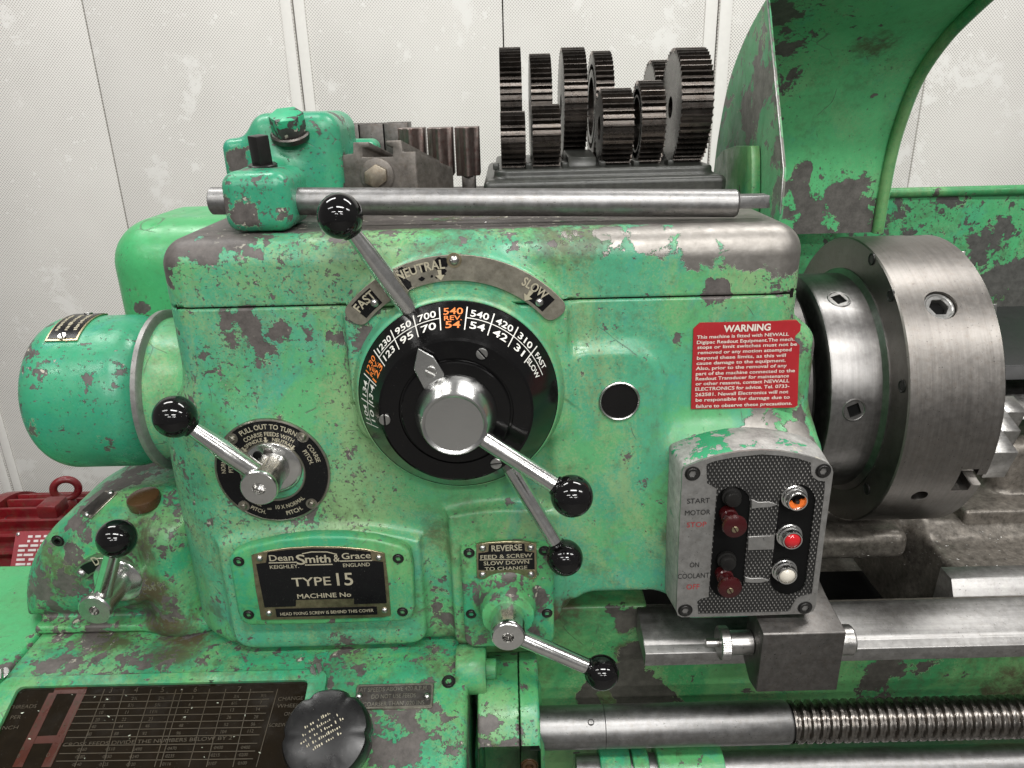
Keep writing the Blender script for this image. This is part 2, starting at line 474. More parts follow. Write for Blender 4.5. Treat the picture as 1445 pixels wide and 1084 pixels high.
paint('green_splash', (0.070, 0.40, 0.16), (0.08, 0.43, 0.17), (0.23, 0.40, 0.19), chip=0.625, small=0.615, speck=0.625, creamy=0.0, pale=0.5, seed=14.0, grime=0.5, primer=(0.085, 0.085, 0.078), rough=0.45)
paint('green_bed', (0.044, 0.26, 0.092), (0.105, 0.33, 0.115), (0.22, 0.36, 0.15), chip=0.66, small=0.70, creamy=0.0, pale=0.6, seed=17.0, grime=0.5, primer=(0.07, 0.066, 0.056), rough=0.36)
paint('red_motor', (0.15, 0.005, 0.009), (0.11, 0.004, 0.008), (0.18, 0.02, 0.022), chip=0.70, small=0.70, pale=0.3, seed=20.0, grime=0.55, primer=(0.035, 0.02, 0.02), rough=0.35)

def metal(name, base, rough, streak=None, var=0.25, stain=None, metallic=1.0, scale=110, pits=0.0, aniso=0.0):
    t = NT(name)
    n = t.noise(scale, 6, 0.7)
    col = t.mix(t.lin(n, 0.3, 0.7, 0, 1), tuple(q * (1 - var) for q in base), tuple(min(1, q * (1 + var)) for q in base))
    h = t.noise(150, 4, 0.7)
    if streak:
        s_ = t.noise(170, 5, 0.7, stretch=streak)
        col = t.mix(t.lin(s_, 0.35, 0.65, 0, 0.45), col, tuple(q * 0.55 for q in base))
        h = t.math('ADD', t.math('MULTIPLY', s_, 0.9), t.math('MULTIPLY', h, 0.25))
    if stain:
        k = t.step(t.math('ADD', t.math('MULTIPLY', t.noise(30, 6, 0.7, dist=0.5), 0.2), t.math('MULTIPLY', t.noise(190, 8, 0.8), 0.8)), 0.46, 0.70)
        col = t.mix(t.math('MULTIPLY', k, stain[1]), col, stain[0])
    ro = t.lin(n, 0.3, 0.7, rough - 0.03, rough + 0.05)
    hh = h
    if pits:
        p = t.step(t.noise(420, 3, 0.6), 0.66, 0.72)
        col = t.mix(t.math('MULTIPLY', p, 0.75), col, tuple(q * 0.12 for q in base))
        hh = t.math('SUBTRACT', h, t.math('MULTIPLY', p, pits))
    t.out(col, ro, metallic, t.bump(hh, 0.00025, 0.35))
    if aniso: t.b.inputs['Anisotropic'].default_value = aniso
    return t.m
metal('steel', (0.50, 0.49, 0.475), 0.30, streak=(0.05, 1, 1), stain=((0.16, 0.13, 0.10), 0.35), pits=0.4)
metal('steel_bar', (0.30, 0.297, 0.295), 0.42, streak=(0.06, 1, 1), stain=((0.20, 0.175, 0.15), 0.45), pits=0.3)
metal('steel_ground', (0.37, 0.363, 0.355), 0.44, streak=(0.04, 1, 1), stain=((0.22, 0.20, 0.17), 0.40), pits=0.6)
metal('chuck_steel', (0.255, 0.24, 0.224), 0.38, streak=(1.6, 0.05, 0.05), stain=((0.17, 0.14, 0.115), 0.5), pits=0.6, var=0.12)
metal('chuck_plate', (0.25, 0.243, 0.237), 0.36, streak=(1.6, 0.06, 0.06), stain=((0.13, 0.115, 0.10), 0.4), var=0.2)
metal('chuck_dark', (0.10, 0.096, 0.092), 0.40, var=0.3)
metal('chrome', (0.72, 0.715, 0.70), 0.19, var=0.10, stain=((0.35, 0.31, 0.26), 0.30), scale=60)
metal('turned', (0.58, 0.58, 0.57), 0.24, var=0.05, scale=12)
metal('dark_steel', (0.115, 0.108, 0.102), 0.42, var=0.4, stain=((0.09, 0.055, 0.035), 0.5), pits=0.4)
metal('iron_block', (0.17, 0.155, 0.14), 0.50, var=0.35, stain=((0.10, 0.07, 0.045), 0.5), metallic=0.75, pits=0.6)
metal('oily_gear', (0.070, 0.062, 0.056), 0.27, var=0.4, stain=((0.050, 0.033, 0.022), 0.6), metallic=0.9, scale=60)
metal('screw_thread', (0.22, 0.205, 0.19), 0.28, var=0.3, stain=((0.10, 0.065, 0.04), 0.6))
metal('bed_iron', (0.175, 0.158, 0.137), 0.36, var=0.5, stain=((0.040, 0.031, 0.022), 0.7), metallic=0.45, pits=1.0)
metal('cast_alu', (0.33, 0.325, 0.315), 0.46, var=0.18, stain=((0.24, 0.225, 0.20), 0.5), metallic=0.8, pits=0.5)
metal('nickel', (0.40, 0.375, 0.32), 0.33, var=0.2, stain=((0.15, 0.125, 0.085), 0.5))
metal('brass_old', (0.43, 0.37, 0.24), 0.36, var=0.25, stain=((0.14, 0.11, 0.06), 0.5))
metal('arc_plate', (0.36, 0.335, 0.275), 0.38, var=0.2, stain=((0.19, 0.165, 0.12), 0.6), metallic=0.85)
metal('zinc', (0.48, 0.475, 0.46), 0.30, var=0.2)
metal('tray_iron', (0.036, 0.038, 0.034), 0.34, var=0.5, stain=((0.03, 0.027, 0.02), 0.6), metallic=0.1, pits=1.0)
metal('jaw_stain', (0.20, 0.165, 0.15), 0.38, streak=(1, 1, 0.1), var=0.3, stain=((0.13, 0.022, 0.018), 0.75), metallic=0.85)

def plain(name, c, rough, var=0.2, dust=0.0, spec=0.5, bump=0.0, metallic=0.0, coat=0.0):
    t = NT(name)
    col = t.mix(t.noise(70, 4, 0.6), tuple(q * (1 - var) for q in c), tuple(q * (1 + var) for q in c))
    r = t.lin(t.noise(50, 4, 0.6), 0.3, 0.7, max(0.02, rough - 0.05), rough + 0.08)
    if dust:
        d = t.math('MAXIMUM', t.step(t.noise(900, 2, 0.6), 0.725, 0.76), t.math('MULTIPLY', t.step(t.noise(25, 5, 0.7), 0.55, 0.85), 0.05))
        d = t.math('MULTIPLY', d, dust)
        col = t.mix(d, col, (0.42, 0.40, 0.35)); r = t.mixf(d, r, 0.6)
    t.out(col, r, metallic, t.bump(t.noise(200, 3), 0.0002, bump) if bump else None, Specular_IOR_Level=spec)
    if coat: t.b.inputs['Coat Weight'].default_value = coat; t.b.inputs['Coat Roughness'].default_value = 0.05
    return t.m
plain('black_ball', (0.004, 0.0037, 0.004), 0.07, dust=0.35)
plain('black_gloss', (0.004, 0.0038, 0.004), 0.12, dust=0.12, spec=0.32)
plain('black_satin', (0.007, 0.0066, 0.0066), 0.28, dust=0.2, spec=0.22)
plain('black_enamel', (0.006, 0.006, 0.0066), 0.26, dust=0.35, spec=0.25)
plain('chart_black', (0.009, 0.006, 0.003), 0.10, var=0.5, dust=0.25, spec=0.35)
plain('bakelite', (0.006, 0.006, 0.0064), 0.28, dust=0.45, bump=0.5, spec=0.4)
plain('black_hole', (0.005, 0.005, 0.005), 0.6, spec=0.08)  # near-black colour standing in for the shade inside holes
plain('black_screw', (0.030, 0.029, 0.028), 0.34, var=0.4, metallic=0.6)
plain('white_ink', (0.70, 0.69, 0.64), 0.5)
plain('orange_ink', (0.70, 0.19, 0.035), 0.5)
plain('cream_ink', (0.46, 0.42, 0.31), 0.42, var=0.3, metallic=0.3)
plain('gold_ink', (0.034, 0.024, 0.010), 0.55, var=0.35)
plain('dark_ink', (0.012, 0.012, 0.012), 0.5)
plain('red_ink', (0.33, 0.035, 0.035), 0.5)
plain('chart_red', (0.050, 0.009, 0.003), 0.28, var=0.3, dust=0.2)
plain('sign_red', (0.34, 0.013, 0.018), 0.40, var=0.2, dust=0.5)
plain('sign_ink', (0.66, 0.60, 0.53), 0.45, var=0.3)
plain('button_red', (0.038, 0.004, 0.005), 0.16, var=0.2, dust=0.15)
plain('button_black', (0.012, 0.0115, 0.011), 0.30, dust=0.2, spec=0.3)
plain('lens_red', (0.50, 0.012, 0.018), 0.08, var=0.25, coat=0.6)
plain('lens_white', (0.62, 0.58, 0.50), 0.16, var=0.15, coat=0.6)
plain('lens_orange', (0.78, 0.16, 0.02), 0.15, var=0.15, coat=0.5)
plain('brown_cap', (0.070, 0.036, 0.016), 0.25, var=0.3)
plain('paint_fleck', (0.55, 0.60, 0.50), 0.6)
plain('dark_gap', (0.010, 0.009, 0.008), 0.7, spec=0.1)
plain('rubber_black', (0.012, 0.012, 0.012), 0.5)
plain('grease', (0.030, 0.021, 0.010), 0.22, var=0.5)
plain('scribble_blue', (0.06, 0.09, 0.13), 0.5)

# knurled panel face: raised diamonds in dark paint, rubbed bright on their tips
t = NT('knurl')
sx = t.n('ShaderNodeSeparateXYZ'); t.put(sx.inputs[0], t.co)
K = 2 * math.pi / 0.0038
a = t.math('SINE', t.math('MULTIPLY', t.math('ADD', sx.outputs[0], t.math('MULTIPLY', sx.outputs[2], 0.62)), K))
b = t.math('SINE', t.math('MULTIPLY', t.math('SUBTRACT', sx.outputs[0], t.math('MULTIPLY', sx.outputs[2], 0.62)), K))
dm = t.math('MULTIPLY', t.math('ADD', t.math('MULTIPLY', a, 0.5), 0.5), t.math('ADD', t.math('MULTIPLY', b, 0.5), 0.5))
tip = t.math('MULTIPLY', t.step(dm, 0.42, 0.80), t.lin(t.noise(45, 4, 0.6), 0.35, 0.6, 0.3, 1.0))
t.out(t.mix(tip, (0.012, 0.0115, 0.011), (0.34, 0.33, 0.31)), t.mixf(tip, 0.6, 0.38), t.math('MULTIPLY', tip, 0.6), t.bump(dm, 0.0011, 0.9))

# perforated white panels: staggered holes, many of them clogged with paint
t = NT('wall_panel')
sx = t.n('ShaderNodeSeparateXYZ'); t.put(sx.inputs[0], t.co)
p = 0.0078
u = t.math('DIVIDE', sx.outputs[0], p); v = t.math('DIVIDE', sx.outputs[2], p)
def dots(t, u, v):
    fu = t.math('SUBTRACT', t.math('FRACT', u), 0.5); fv = t.math('SUBTRACT', t.math('FRACT', v), 0.5)
    return t.math('SQRT', t.math('ADD', t.math('MULTIPLY', fu, fu), t.math('MULTIPLY', fv, fv)))
d = t.math('MINIMUM', dots(t, u, v), dots(t, t.math('ADD', u, 0.5), t.math('ADD', v, 0.5)))
hole = t.math('SUBTRACT', 1.0, t.step(d, 0.17, 0.27))
clog = t.math('MAXIMUM', t.step(t.noise(6.5, 7, 0.72, dist=0.3), 0.56, 0.64), t.math('MULTIPLY', t.step(t.noise(48, 4, 0.65), 0.63, 0.67), t.step(t.noise(5), 0.5, 0.6)))
soft = t.lin(t.noise(2.0, 5, 0.6), 0.32, 0.66, 0.25, 0.75)
hole = t.math('MULTIPLY', t.math('MULTIPLY', hole, t.math('SUBTRACT', 1.0, t.math('MULTIPLY', clog, 0.9))), soft)
white = t.mix(t.noise(3.0, 5, 0.6), (0.81, 0.785, 0.745), (0.87, 0.85, 0.815))
white = t.mix(t.math('MULTIPLY', clog, 0.4), white, (0.86, 0.855, 0.835))
t.out(t.mix(hole, white, (0.24, 0.225, 0.21)), 0.55, 0.0, t.bump(t.math('SUBTRACT', t.math('MULTIPLY', clog, 0.4), hole), 0.0008, 0.3))
plain('wall_trim', (0.84, 0.82, 0.785), 0.5, var=0.06, bump=0.2)
plain('wall_gap', (0.22, 0.205, 0.18), 0.7)
plain('concrete', (0.11, 0.107, 0.10), 0.6, var=0.25, bump=0.4)

paint('alu_flaked', (0.03, 0.30, 0.14), (0.035, 0.31, 0.14), (0.10, 0.34, 0.16), chip=0.405, small=0.46, primer=(0.33, 0.325, 0.31), seed=23.0, grime=0.3, rough=0.4)
paint('green_cheek', (0.10, 0.36, 0.17), (0.12, 0.38, 0.18), (0.2, 0.36, 0.2), chip=0.51, small=0.56, creamy=0.0, primer=(0.17, 0.175, 0.15), seed=26.0, grime=0.5, rough=0.5, scale=0.8)
paint('bolt_painted', (0.03, 0.36, 0.18), (0.035, 0.37, 0.18), (0.05, 0.40, 0.2), chip=0.50, small=0.55, primer=(0.05, 0.048, 0.045), seed=29.0, grime=0.1)
metal('iron_bolt', (0.25, 0.22, 0.175), 0.42, var=0.35, stain=((0.16, 0.095, 0.04), 0.6), metallic=0.8)
plain('motor_plate', (0.26, 0.03, 0.04), 0.4, var=0.3, dust=0.3)
plain('motor_ink', (0.62, 0.55, 0.55), 0.5, var=0.3)

metal('block_steel', (0.17, 0.162, 0.155), 0.44, var=0.25, stain=((0.11, 0.085, 0.065), 0.5), pits=0.5)
# ---------------------------------------------------------------- the setting
WALL_Y = 1.45
mb = MB(); mb.box((-3.2, WALL_Y + 0.03, -1.10), (3.2, WALL_Y + 0.08, 1.6))
wall = tag(mb.build('wall', 'wall_gap'), kind='structure')
mb = MB(); mb.box((-3.2, -3.2, -1.15), (3.2, WALL_Y + 0.08, -1.10))
tag(mb.build('floor', 'concrete'), kind='structure')
seams = [PY(115, 0, WALL_Y).x, PY(412, 0, WALL_Y).x, PY(709, 0, WALL_Y).x, PY(1014.8, 0, WALL_Y).x, PY(1314, 59, WALL_Y).x]
seams = [-3.2, seams[0] - 1.05, seams[0] - 0.525] + seams + [seams[-1] + 0.55, seams[-1] + 1.1, 3.2]
for i, (a, b) in enumerate(zip(seams, seams[1:])):
    g = 0.0016
    mb = MB(); mb.box((a + g, WALL_Y, -1.10), (b - g, WALL_Y + 0.027, 1.6))
    mb.build('panel', 'wall_panel', wall, bevel=0.002)
for x, ww in ((seams[4], 0.030), (seams[6], 0.034), (seams[2], 0.03)):          # cover strips either side of the wider joints
    for s_ in (-1, 1):
        mb = MB(); x0 = x + s_ * 0.0035; x1 = x + s_ * ww
        mb.box((min(x0, x1), WALL_Y - 0.004, -1.10), (max(x0, x1), WALL_Y - 0.0005, 1.6)); mb.build('cover_strip', 'wall_trim', wall, bevel=0.0015)


# ---------------------------------------------------------------- shared small pieces
def rivet(parent, pl, px, py, r=0.0032, mat='zinc', lift=0.0):
    a, b = pl.ab(px, py)
    mb = MB(); mb.lathe([(r, lift), (r * 0.95, lift + r * 0.35), (r * 0.6, lift + r * 0.7), (0, lift + r * 0.85)], pl.pt(a, b), pl.n, 16)
    return mb.build('rivet', mat, parent, sharp=60)
def cap_screw(parent, pl, px, py, r=0.0062, mat='black_screw', lift=0.0005, name='cap_screw'):
    a, b = pl.ab(px, py); c = pl.pt(a, b)
    mb = MB(); n = 24
    hexr = r * 0.56
    ring = []
    for k, (rr, h) in enumerate([(r * 1.12, lift), (r * 1.08, lift + 0.0004), (r * 0.96, lift + 0.0004), (r * 0.94, lift - 0.0002), (r * 0.90, lift + 0.0012), (r * 0.82, lift + 0.0016)]):
        ring.append([c + (pl.u * math.cos(2 * math.pi * i / n) + pl.v * math.sin(2 * math.pi * i / n)) * rr + pl.n * h for i in range(n)])
    for h in (lift + 0.0015, lift - 0.004):
        row = []
        for i in range(n):
            q = 2 * math.pi * i / n; m = (q % (math.pi / 3)) - math.pi / 6
            row.append(c + (pl.u * math.cos(q) + pl.v * math.sin(q)) * (hexr * math.cos(math.pi / 6) / math.cos(m)) + pl.n * h)
        ring.append(row)
    vs = [v for r_ in ring for v in r_]
    fs = [(k * n + i, k * n + (i + 1) % n, (k + 1) * n + (i + 1) % n, (k + 1) * n + i) for k in range(len(ring) - 1) for i in range(n)]
    fs.append(tuple(range((len(ring) - 1) * n, len(ring) * n)))
    mb.add(vs, fs)
    return mb.build(name, mat, parent, sharp=30)
def slot_screw(parent, c, axis, r, ang=0.0, mat='zinc', name='slotted_screw'):
    a, u, w = frame_of(axis, (0, 0, 1))
    q = math.radians(ang); U = u * math.cos(q) + w * math.sin(q); V = a.cross(U)
    pl = Plane(c, U, V)
    mb = MB(); g = r * 0.15
    for s_ in (1, -1):
        th = math.asin(g / r)
        pts = [(r * math.cos(t), r * math.sin(t)) for t in np.linspace(th, math.pi - th, 14)]
        pts = [(x, y * s_) for x, y in pts]
        mb.prism(pts, pl, -0.0004, r * 0.30)
    o = mb.build(name, mat, parent, bevel=r * 0.05, seg=1)
    return o
def hexpoly(r, rot=0.0): return [(r * math.cos(math.radians(60 * i + rot)), r * math.sin(math.radians(60 * i + rot))) for i in range(6)]

def lever(parent, p0, ball, r0, r1, rb=0.0182, name='lever', mat='chrome'):
    """chromed rod with a black ball"""
    p0, ball = Vector(p0), Vector(ball); d = (ball - p0).normalized(); L = (ball - p0).length - rb * 0.80
    mb = MB()
    mb.lathe([(0, 0), (r0 * 0.72, 0), (r0 * 0.98, 0.0022), (r0, 0.004), (r0 * 0.97, L * 0.5), (r1, L - 0.004), (r1 * 0.8, L - 0.0035), (r1 * 0.8, L)], p0, d, 28)
    rod = mb.build(name, mat, parent)
    mb = MB(); cut = rb * 0.88; a0 = math.acos(min(1, cut / rb))
    prof = [(rb * 0.36, -rb * 1.02), (rb * 0.46, -rb * 0.98), (rb * 0.50, -rb * 0.87)]
    m = 22
    for i in range(m + 1):
        q = 0.52 + (math.pi - 0.52) * i / m
        prof.append((rb * math.sin(q) if i < m else 0, -rb * math.cos(q)))
    mb.lathe(prof, ball, d, 40)
    mb.build('ball_knob', 'black_ball', rod, sharp=50)
    return rod

# ---------------------------------------------------------------- the lathe
ZT, ZS = 0.140, 0.0795
lathe = thing('metalworking_lathe', (0.1, 0.1, -1.10), 'old green painted metalworking lathe with chipped headstock, speed dial and ball levers', 'lathe')
DC = PY(641, 600, -0.090); DX, DZ = DC.x, DC.z          # axis of the speed dial

def headstock(p):
    x, y, z = p
    d = rbox(p, (-0.312, 0.0, -0.34), (0.264, 0.40, ZT), 0.026)
    fl = rbox(p, (-0.350, 0.020, -0.34), (-0.16, 0.36, -0.02), 0.030)
    d = smin(d, fl, 0.055)
    bu = rbox(p, (0.20, 0.012, -0.34), (0.292, 0.20, 0.046), 0.026)
    d = smin(d, bu, 0.022)
    # pad round the speed dial
    disc = np.maximum(circ(x, z, DX, DZ, 0.123), DZ - 0.01 - z); low = rect2(x, z, DX - 0.096, DZ - 0.05, DX + 0.096, DZ + 0.07, 0.02)
    pad = np.maximum(np.minimum(disc, low), np.abs(x - DX) - 0.099) + 0 * y
    d = smin(d, ext2(pad, y, -0.013, 0.05, 0.004), 0.014)
    # pad round the plug, running down the front
    d = smin(d, ext2(rect2(x, z, 0.040, -0.24, 0.138, 0.030, 0.034) + 0 * y, y, -0.006, 0.05, 0.003), 0.020)
    # swelling that carries the switch box
    d = smin(d, rbox(p, (0.150, -0.022, -0.30), (0.297, 0.12, -0.056), 0.024), 0.034)
    # name plate pad and reverse gear pad
    top = np.maximum(rect2(x, z, -0.296, -0.290, -0.096, -0.10, 0.022), circ(x, z, -0.196, -0.46, 0.316))
    d = smin(d, ext2(top + 0 * y, y, -0.012, 0.05, 0.004), 0.012)
    rv = np.maximum(rect2(x, z, -0.066, -0.31, 0.046, -0.10, 0.016), circ(x, z, -0.010, -0.36, 0.234))
    d = smin(d, ext2(rv + 0 * y, y, -0.013, 0.05, 0.004), 0.012)
    zb = np.where(x < 0.0, -0.2965, -0.262 - 0.0345 * np.clip((0.05 - x) / 0.05, 0, 1))
    d = smax(d, zb - z, 0.022)
    rec = ext2(rect2(x, z, 0.056, -0.34, 0.172, -0.231, 0.026) + 0 * y, y, -0.2, 0.052, 0.012)
    d = smax(d, -rec, 0.010)
    return d
def sdf_hit(f, px, py):
    d = ray(px, py); t = 0.45
    while t < 1.6:
        p = CAM + d * t
        v = float(f([np.array([p.x]), np.array([p.y]), np.array([p.z])])[0])
        if v < 0.0003: return p
        t += max(v * 0.6, 0.0004)
    return CAM + d * 0.8
def surf_y(px, py):
    """where a line of sight meets the headstock"""
    d = ray(px, py); t = 0.45
    while t < 1.2:
        p = CAM + d * t
        v = float(headstock([np.array([p.x]), np.array([p.y]), np.array([p.z])])[0])
        if v < 0.0002: return p.y
        t += max(v * 0.6, 0.0004)
    return 0.0
HW = []
for q in [(320, 318, .03, 60, .75), (250, 345, .02, 40, .95), (290, 350, .01, 30, .7), (224, 385, .01, 20, .7), (224, 430, .01, 16, .6), (225, 470, .01, 18, .6), (230, 560, .01, 30, .5),
          (335, 470, 0, 34, .55), (300, 505, 0, 30, .5), (375, 505, 0, 26, .55), (400, 470, 0, 22, .55), (475, 476, 0, 16, .6), (355, 550, 0, 20, .3),
          (1010, 412, 0, 26, .85), (1080, 385, 0, 34, .7), (1110, 400, 0, 30, .5), (960, 480, 0, 16, .6), (1130, 490, 0, 26, .9), (1140, 540, 0, 22, .7),
          (890, 640, 0, 26, .55), (905, 680, 0, 22, .5), (845, 585, 0, 16, .6), (905, 640, 0, 20, .5), (790, 640, 0, 16, .5),
          (690, 690, 0, 30, .4), (440, 725, 0, 24, .45), (520, 430, -.01, 24, .7), (515, 470, -.01, 22, .55), (395, 585, 0, 14, .6),
          (600, 760, 0, 26, .4), (610, 800, 0, 30, .5), (620, 860, 0, 34, .6), (480, 900, 0, 30, .45), (350, 905, 0, 26, .45), (340, 890, 0, 20, .4),
          (1000, 720, -.02, 10, .5), (870, 845, .05, 90, 1.0), (830, 842, .04, 50, 1.0), (880, 835, .05, 60, 1.0), (920, 842, .04, 50, 1.0), (1140, 440, .0, 24, .6), (1146, 580, .0, 30, .8), (1158, 490, .03, 30, .8), (1162, 540, .03, 30, .75), (1160, 590, .03, 30, .8), (700, 350, .02, 26, .6), (830, 340, .02, 26, .5), (560, 325, .02, 40, .45)]:  # the full-strength blobs paint the shade of the arched recess into its colour
    HW.append(blob(q[0], q[1], q[2], q[3], w0=q[4]))
for q in [(1110, 335, .01, 58, 1.0), (1050, 336, .01, 52, .95), (985, 338, .01, 46, .85), (920, 336, .01, 40, .75), (860, 334, .01, 36, .65), (800, 330, .01, 30, .5), (1000, 315, .04, 60, .9), (1090, 312, .04, 60, .9), (1130, 380, .01, 22, .6),
          (1085, 605, -.02, 45, .8), (1140, 610, -.02, 40, .9), (1000, 612, -.02, 30, .5)]:
    HW.append(blob(q[0], q[1], q[2], q[3], w1=q[4]))
for q in [(640, 315, .03, 120, .8), (520, 318, .03, 90, .8), (800, 312, .03, 110, .8), (1130, 450, 0, 30, .6), (1145, 560, .0, 30, .9), (1160, 500, .03, 45, 1.0), (1160, 570, .03, 45, 1.0), (300, 860, 0, 40, .6),
          (640, 890, 0, 45, .8), (790, 860, 0, 50, 1.0), (870, 845, .05, 100, 1.0), (560, 900, 0, 60, .6), (660, 700, 0, 60, .55), (600, 720, 0, 40, .5), (795, 600, 0, 30, .45),  # the widest strong blob adds painted shade in the arched recess
          (510, 470, -.01, 30, .6), (430, 745, 0, 40, .5), (770, 800, 0, 25, .5), (240, 560, 0, 40, .5), (940, 760, -.02, 30, .7), (470, 740, 0, 60, .6), (590, 830, 0, 50, .7), (630, 760, 0, 50, .7), (300, 780, 0, 50, .6), (270, 700, 0, 40, .5), (515, 600, 0, 40, .4), (800, 560, 0, 40, .45), (1050, 450, 0, 60, .35), (350, 450, 0, 60, .45), (450, 440, 0, 60, .45), (1000, 425, 0, 60, .4), (800, 700, 0, 50, .4), (870, 760, 0, 50, .45), (230, 480, 0, 40, .7)]:
    HW.append(blob(q[0], q[1], q[2], q[3], w2=q[4]))
def top_wear(co):
    k = np.clip((co[:, 2] - (ZT - 0.004)) / 0.003, 0, 1) * np.clip((co[:, 1] - 0.018) / 0.02, 0, 1)
    r = np.clip((co[:, 0] - 0.02) / 0.16, 0, 1)
    return np.stack([k * 0.75, k * (0.25 + 0.75 * r), k * (1.0 - 0.3 * r)], 1)
HW.append(top_wear)
def hs_clean(co):
    x, z = co[:, 0], co[:, 2]
    return np.clip((x + 0.15) / 0.08, 0, 1) * np.clip((0.275 - x) / 0.05, 0, 1) * np.clip((z + 0.235) / 0.07, 0, 1) * np.clip((0.13 - z) / 0.03, 0, 1)
casting('headstock_body', lambda p: np.maximum(headstock(p), p[2] - (ZS - 0.0009)), (-0.362, -0.036, -0.310), (0.335, 0.412, 0.0925), 0.0031, 'green', lathe, HW, hs_clean)
casting('headstock_cover', lambda p: np.maximum(headstock(p), (ZS + 0.0009) - p[2]), (-0.325, -0.030, 0.0660), (0.280, 0.412, 0.150), 0.0031, 'green', lathe, HW, hs_clean)
mb = MB(); mb.box((-0.30, 0.004, ZS - 0.004), (0.255, 0.39, ZS + 0.004)); mb.build('joint_gasket', 'dark_gap', lathe)

# ---- quick-change gearbox under the headstock
GB = PZ(560, 943, -0.297)                      # front edge of its top land
T22 = math.radians(22)
GP = Plane((0, GB.y, -0.297), (1, 0, 0), (0, math.cos(T22), math.sin(T22)))   # sloping face with the chart
def gearbox(p):
    x, y, z = p
    d = rbox(p, (-0.533, -0.60, -0.70), (-0.052, 0.16, -0.297), 0.006)
    sl = (z + 0.297) * math.cos(T22) - (y - GB.y) * math.sin(T22)
    d = smax(d, sl + 0 * x, 0.010)
    return smax(d, -0.20 - y + 0 * x, 0.012)
GW = [blob(*q[:4], w0=q[4], w2=q[5]) for q in [(180, 925, .0, 60, .35, .3), (250, 935, 0, 50, .3, .9), (330, 930, 0, 40, .3, .7), (100, 940, 0, 50, .4, .2), (560, 1060, -.09, 60, .95, .2),
      (620, 1060, -.09, 50, .6, .5), (600, 1020, -.07, 30, .5, .2), (480, 935, -.02, 50, .3, .6), (620, 930, -.02, 50, .3, .7), (655, 1000, -.05, 40, .4, .8), (160, 905, .03, 60, .2, .9), (270, 895, .03, 50, .2, 1.0)]]
casting('gearbox_casting', gearbox, (-0.545, -0.215, -0.52), (-0.040, 0.172, -0.285), 0.0034, 'green_base', lathe, GW)
def endcover(p):
    return rbox(p, (-0.95, -0.20, -0.80), (-0.5365, 0.175, -0.300), 0.004)
casting('end_cover', endcover, (-0.965, -0.215, -0.40), (-0.525, 0.19, -0.29), 0.005, 'green_plain', lathe,
        [blob(20, 900, .04, 60, w0=.30), blob(30, 870, .08, 40, w0=.32)])

# ---- rounded housing with the direction lever, standing on the gearbox
HC = PY(238, 880, 0.036)
HR = HC.x - PY(50, 860, 0.080).x; HZ = PY(225, 677, 0.090).z + 0.300
def dome(p):
    x, y, z = p
    d2 = np.maximum((np.sqrt(((x - HC.x) / HR) ** 2 + ((z + 0.300) / HZ) ** 2) - 1) * min(HR, HZ), x - (-0.330))
    d = ext2(smax(d2, -0.2955 - z, 0.004) + 0 * y, y, 0.036, 0.20, 0.046)
    fo = rbox(p, (PY(50, 890, 0.032).x, 0.030, -0.2955), (-0.34, 0.16, -0.286), 0.003)   # foot flange
    d = smin(d, fo, 0.010)
    c = PY(172, 822, 0.03)
    d = smin(d, ext2(circ(x, z, c.x, c.z, 0.027) + 0 * y, y, 0.022, 0.10, 0.004), 0.006)   # lever boss
    e = PY(232, 800, 0.03)
    return smin(d, rbox(p, (e.x - 0.018, 0.022, -0.296), (e.x + 0.022, 0.12, e.z + 0.045), 0.016), 0.03)
DW = [blob(*q[:4], w0=q[4], w2=q[5]) for q in [(90, 800, .05, 55, .5, .8), (65, 840, .06, 45, .5, .6), (110, 710, .07, 36, .5, .2), (180, 680, .11, 50, .6, .2), (230, 860, .03, 60, .3, 1.0), (215, 830, .03, 45, .3, 1.0),
      (190, 760, .03, 50, .2, .9), (240, 730, .04, 40, .4, .7), (100, 760, .04, 40, .5, .6), (150, 885, .03, 60, .2, .6)]]
casting('lever_housing', dome, (HC.x - HR - 0.012, 0.010, -0.302), (-0.322, 0.215, -0.300 + HZ + 0.015), 0.0028, 'green_base', lathe, DW)

# ---- drum cover on the left end and the belt cover behind it
a0 = PY(39, 550, 0.062); zt = PY(130, 441, 0.10).z; zb = PY(130, 660, 0.075).z
CR = (zt - zb) / 2 - 0.002; CZ = (zt + zb) / 2 - 0.004
X0 = a0.x; X1 = -0.366
def drum(p):
    x, y, z = p
    d = ext2(circ(y, z, 0.10, CZ, CR) + 0 * x, x, X0, X1, 0.034)
    return smax(d, x - X1, 0.002)
casting('drum_cover', drum, (X0 - 0.01, 0.10 - CR - 0.01, CZ - CR - 0.01), (X1 + 0.01, 0.10 + CR + 0.01, CZ + CR + 0.01), 0.0030, 'green_teal', lathe,
        [blob(*q[:4], w0=q[4]) for q in [(185, 560, .0, 26, .6), (160, 575, 0, 20, .45), (182, 480, .03, 26, .55), (45, 560, .05, 26, .45), (85, 540, .0, 20, .4), (120, 555, 0, 18, .4), (55, 600, .03, 22, .4), (190, 525, 0, 18, .4), (160, 610, 0, 18, .3)]])
mb = MB(); mb.lathe([(CR - 0.02, X1 - 0.001), (CR + 0.004, X1 - 0.001), (CR + 0.0045, X1 + 0.004), (CR + 0.002, X1 + 0.006), (CR - 0.02, X1 + 0.008)], (0, 0.10, CZ), (1, 0, 0), 72)
mb.build('drum_flange_ring', 'cast_alu', lathe)
mb = MB(); mb.lathe([(0.02, X1 + 0.006), (CR - 0.004, X1 + 0.006), (CR - 0.006, X1 + 0.035), (CR + 0.004, -0.300), (0.02, -0.300)], (0, 0.10, CZ), (1, 0, 0), 72)
mb.build('drum_neck', 'green', lathe)
b0 = PY(177, 420, 0.25); b1 = PY(235, 304, 0.27)
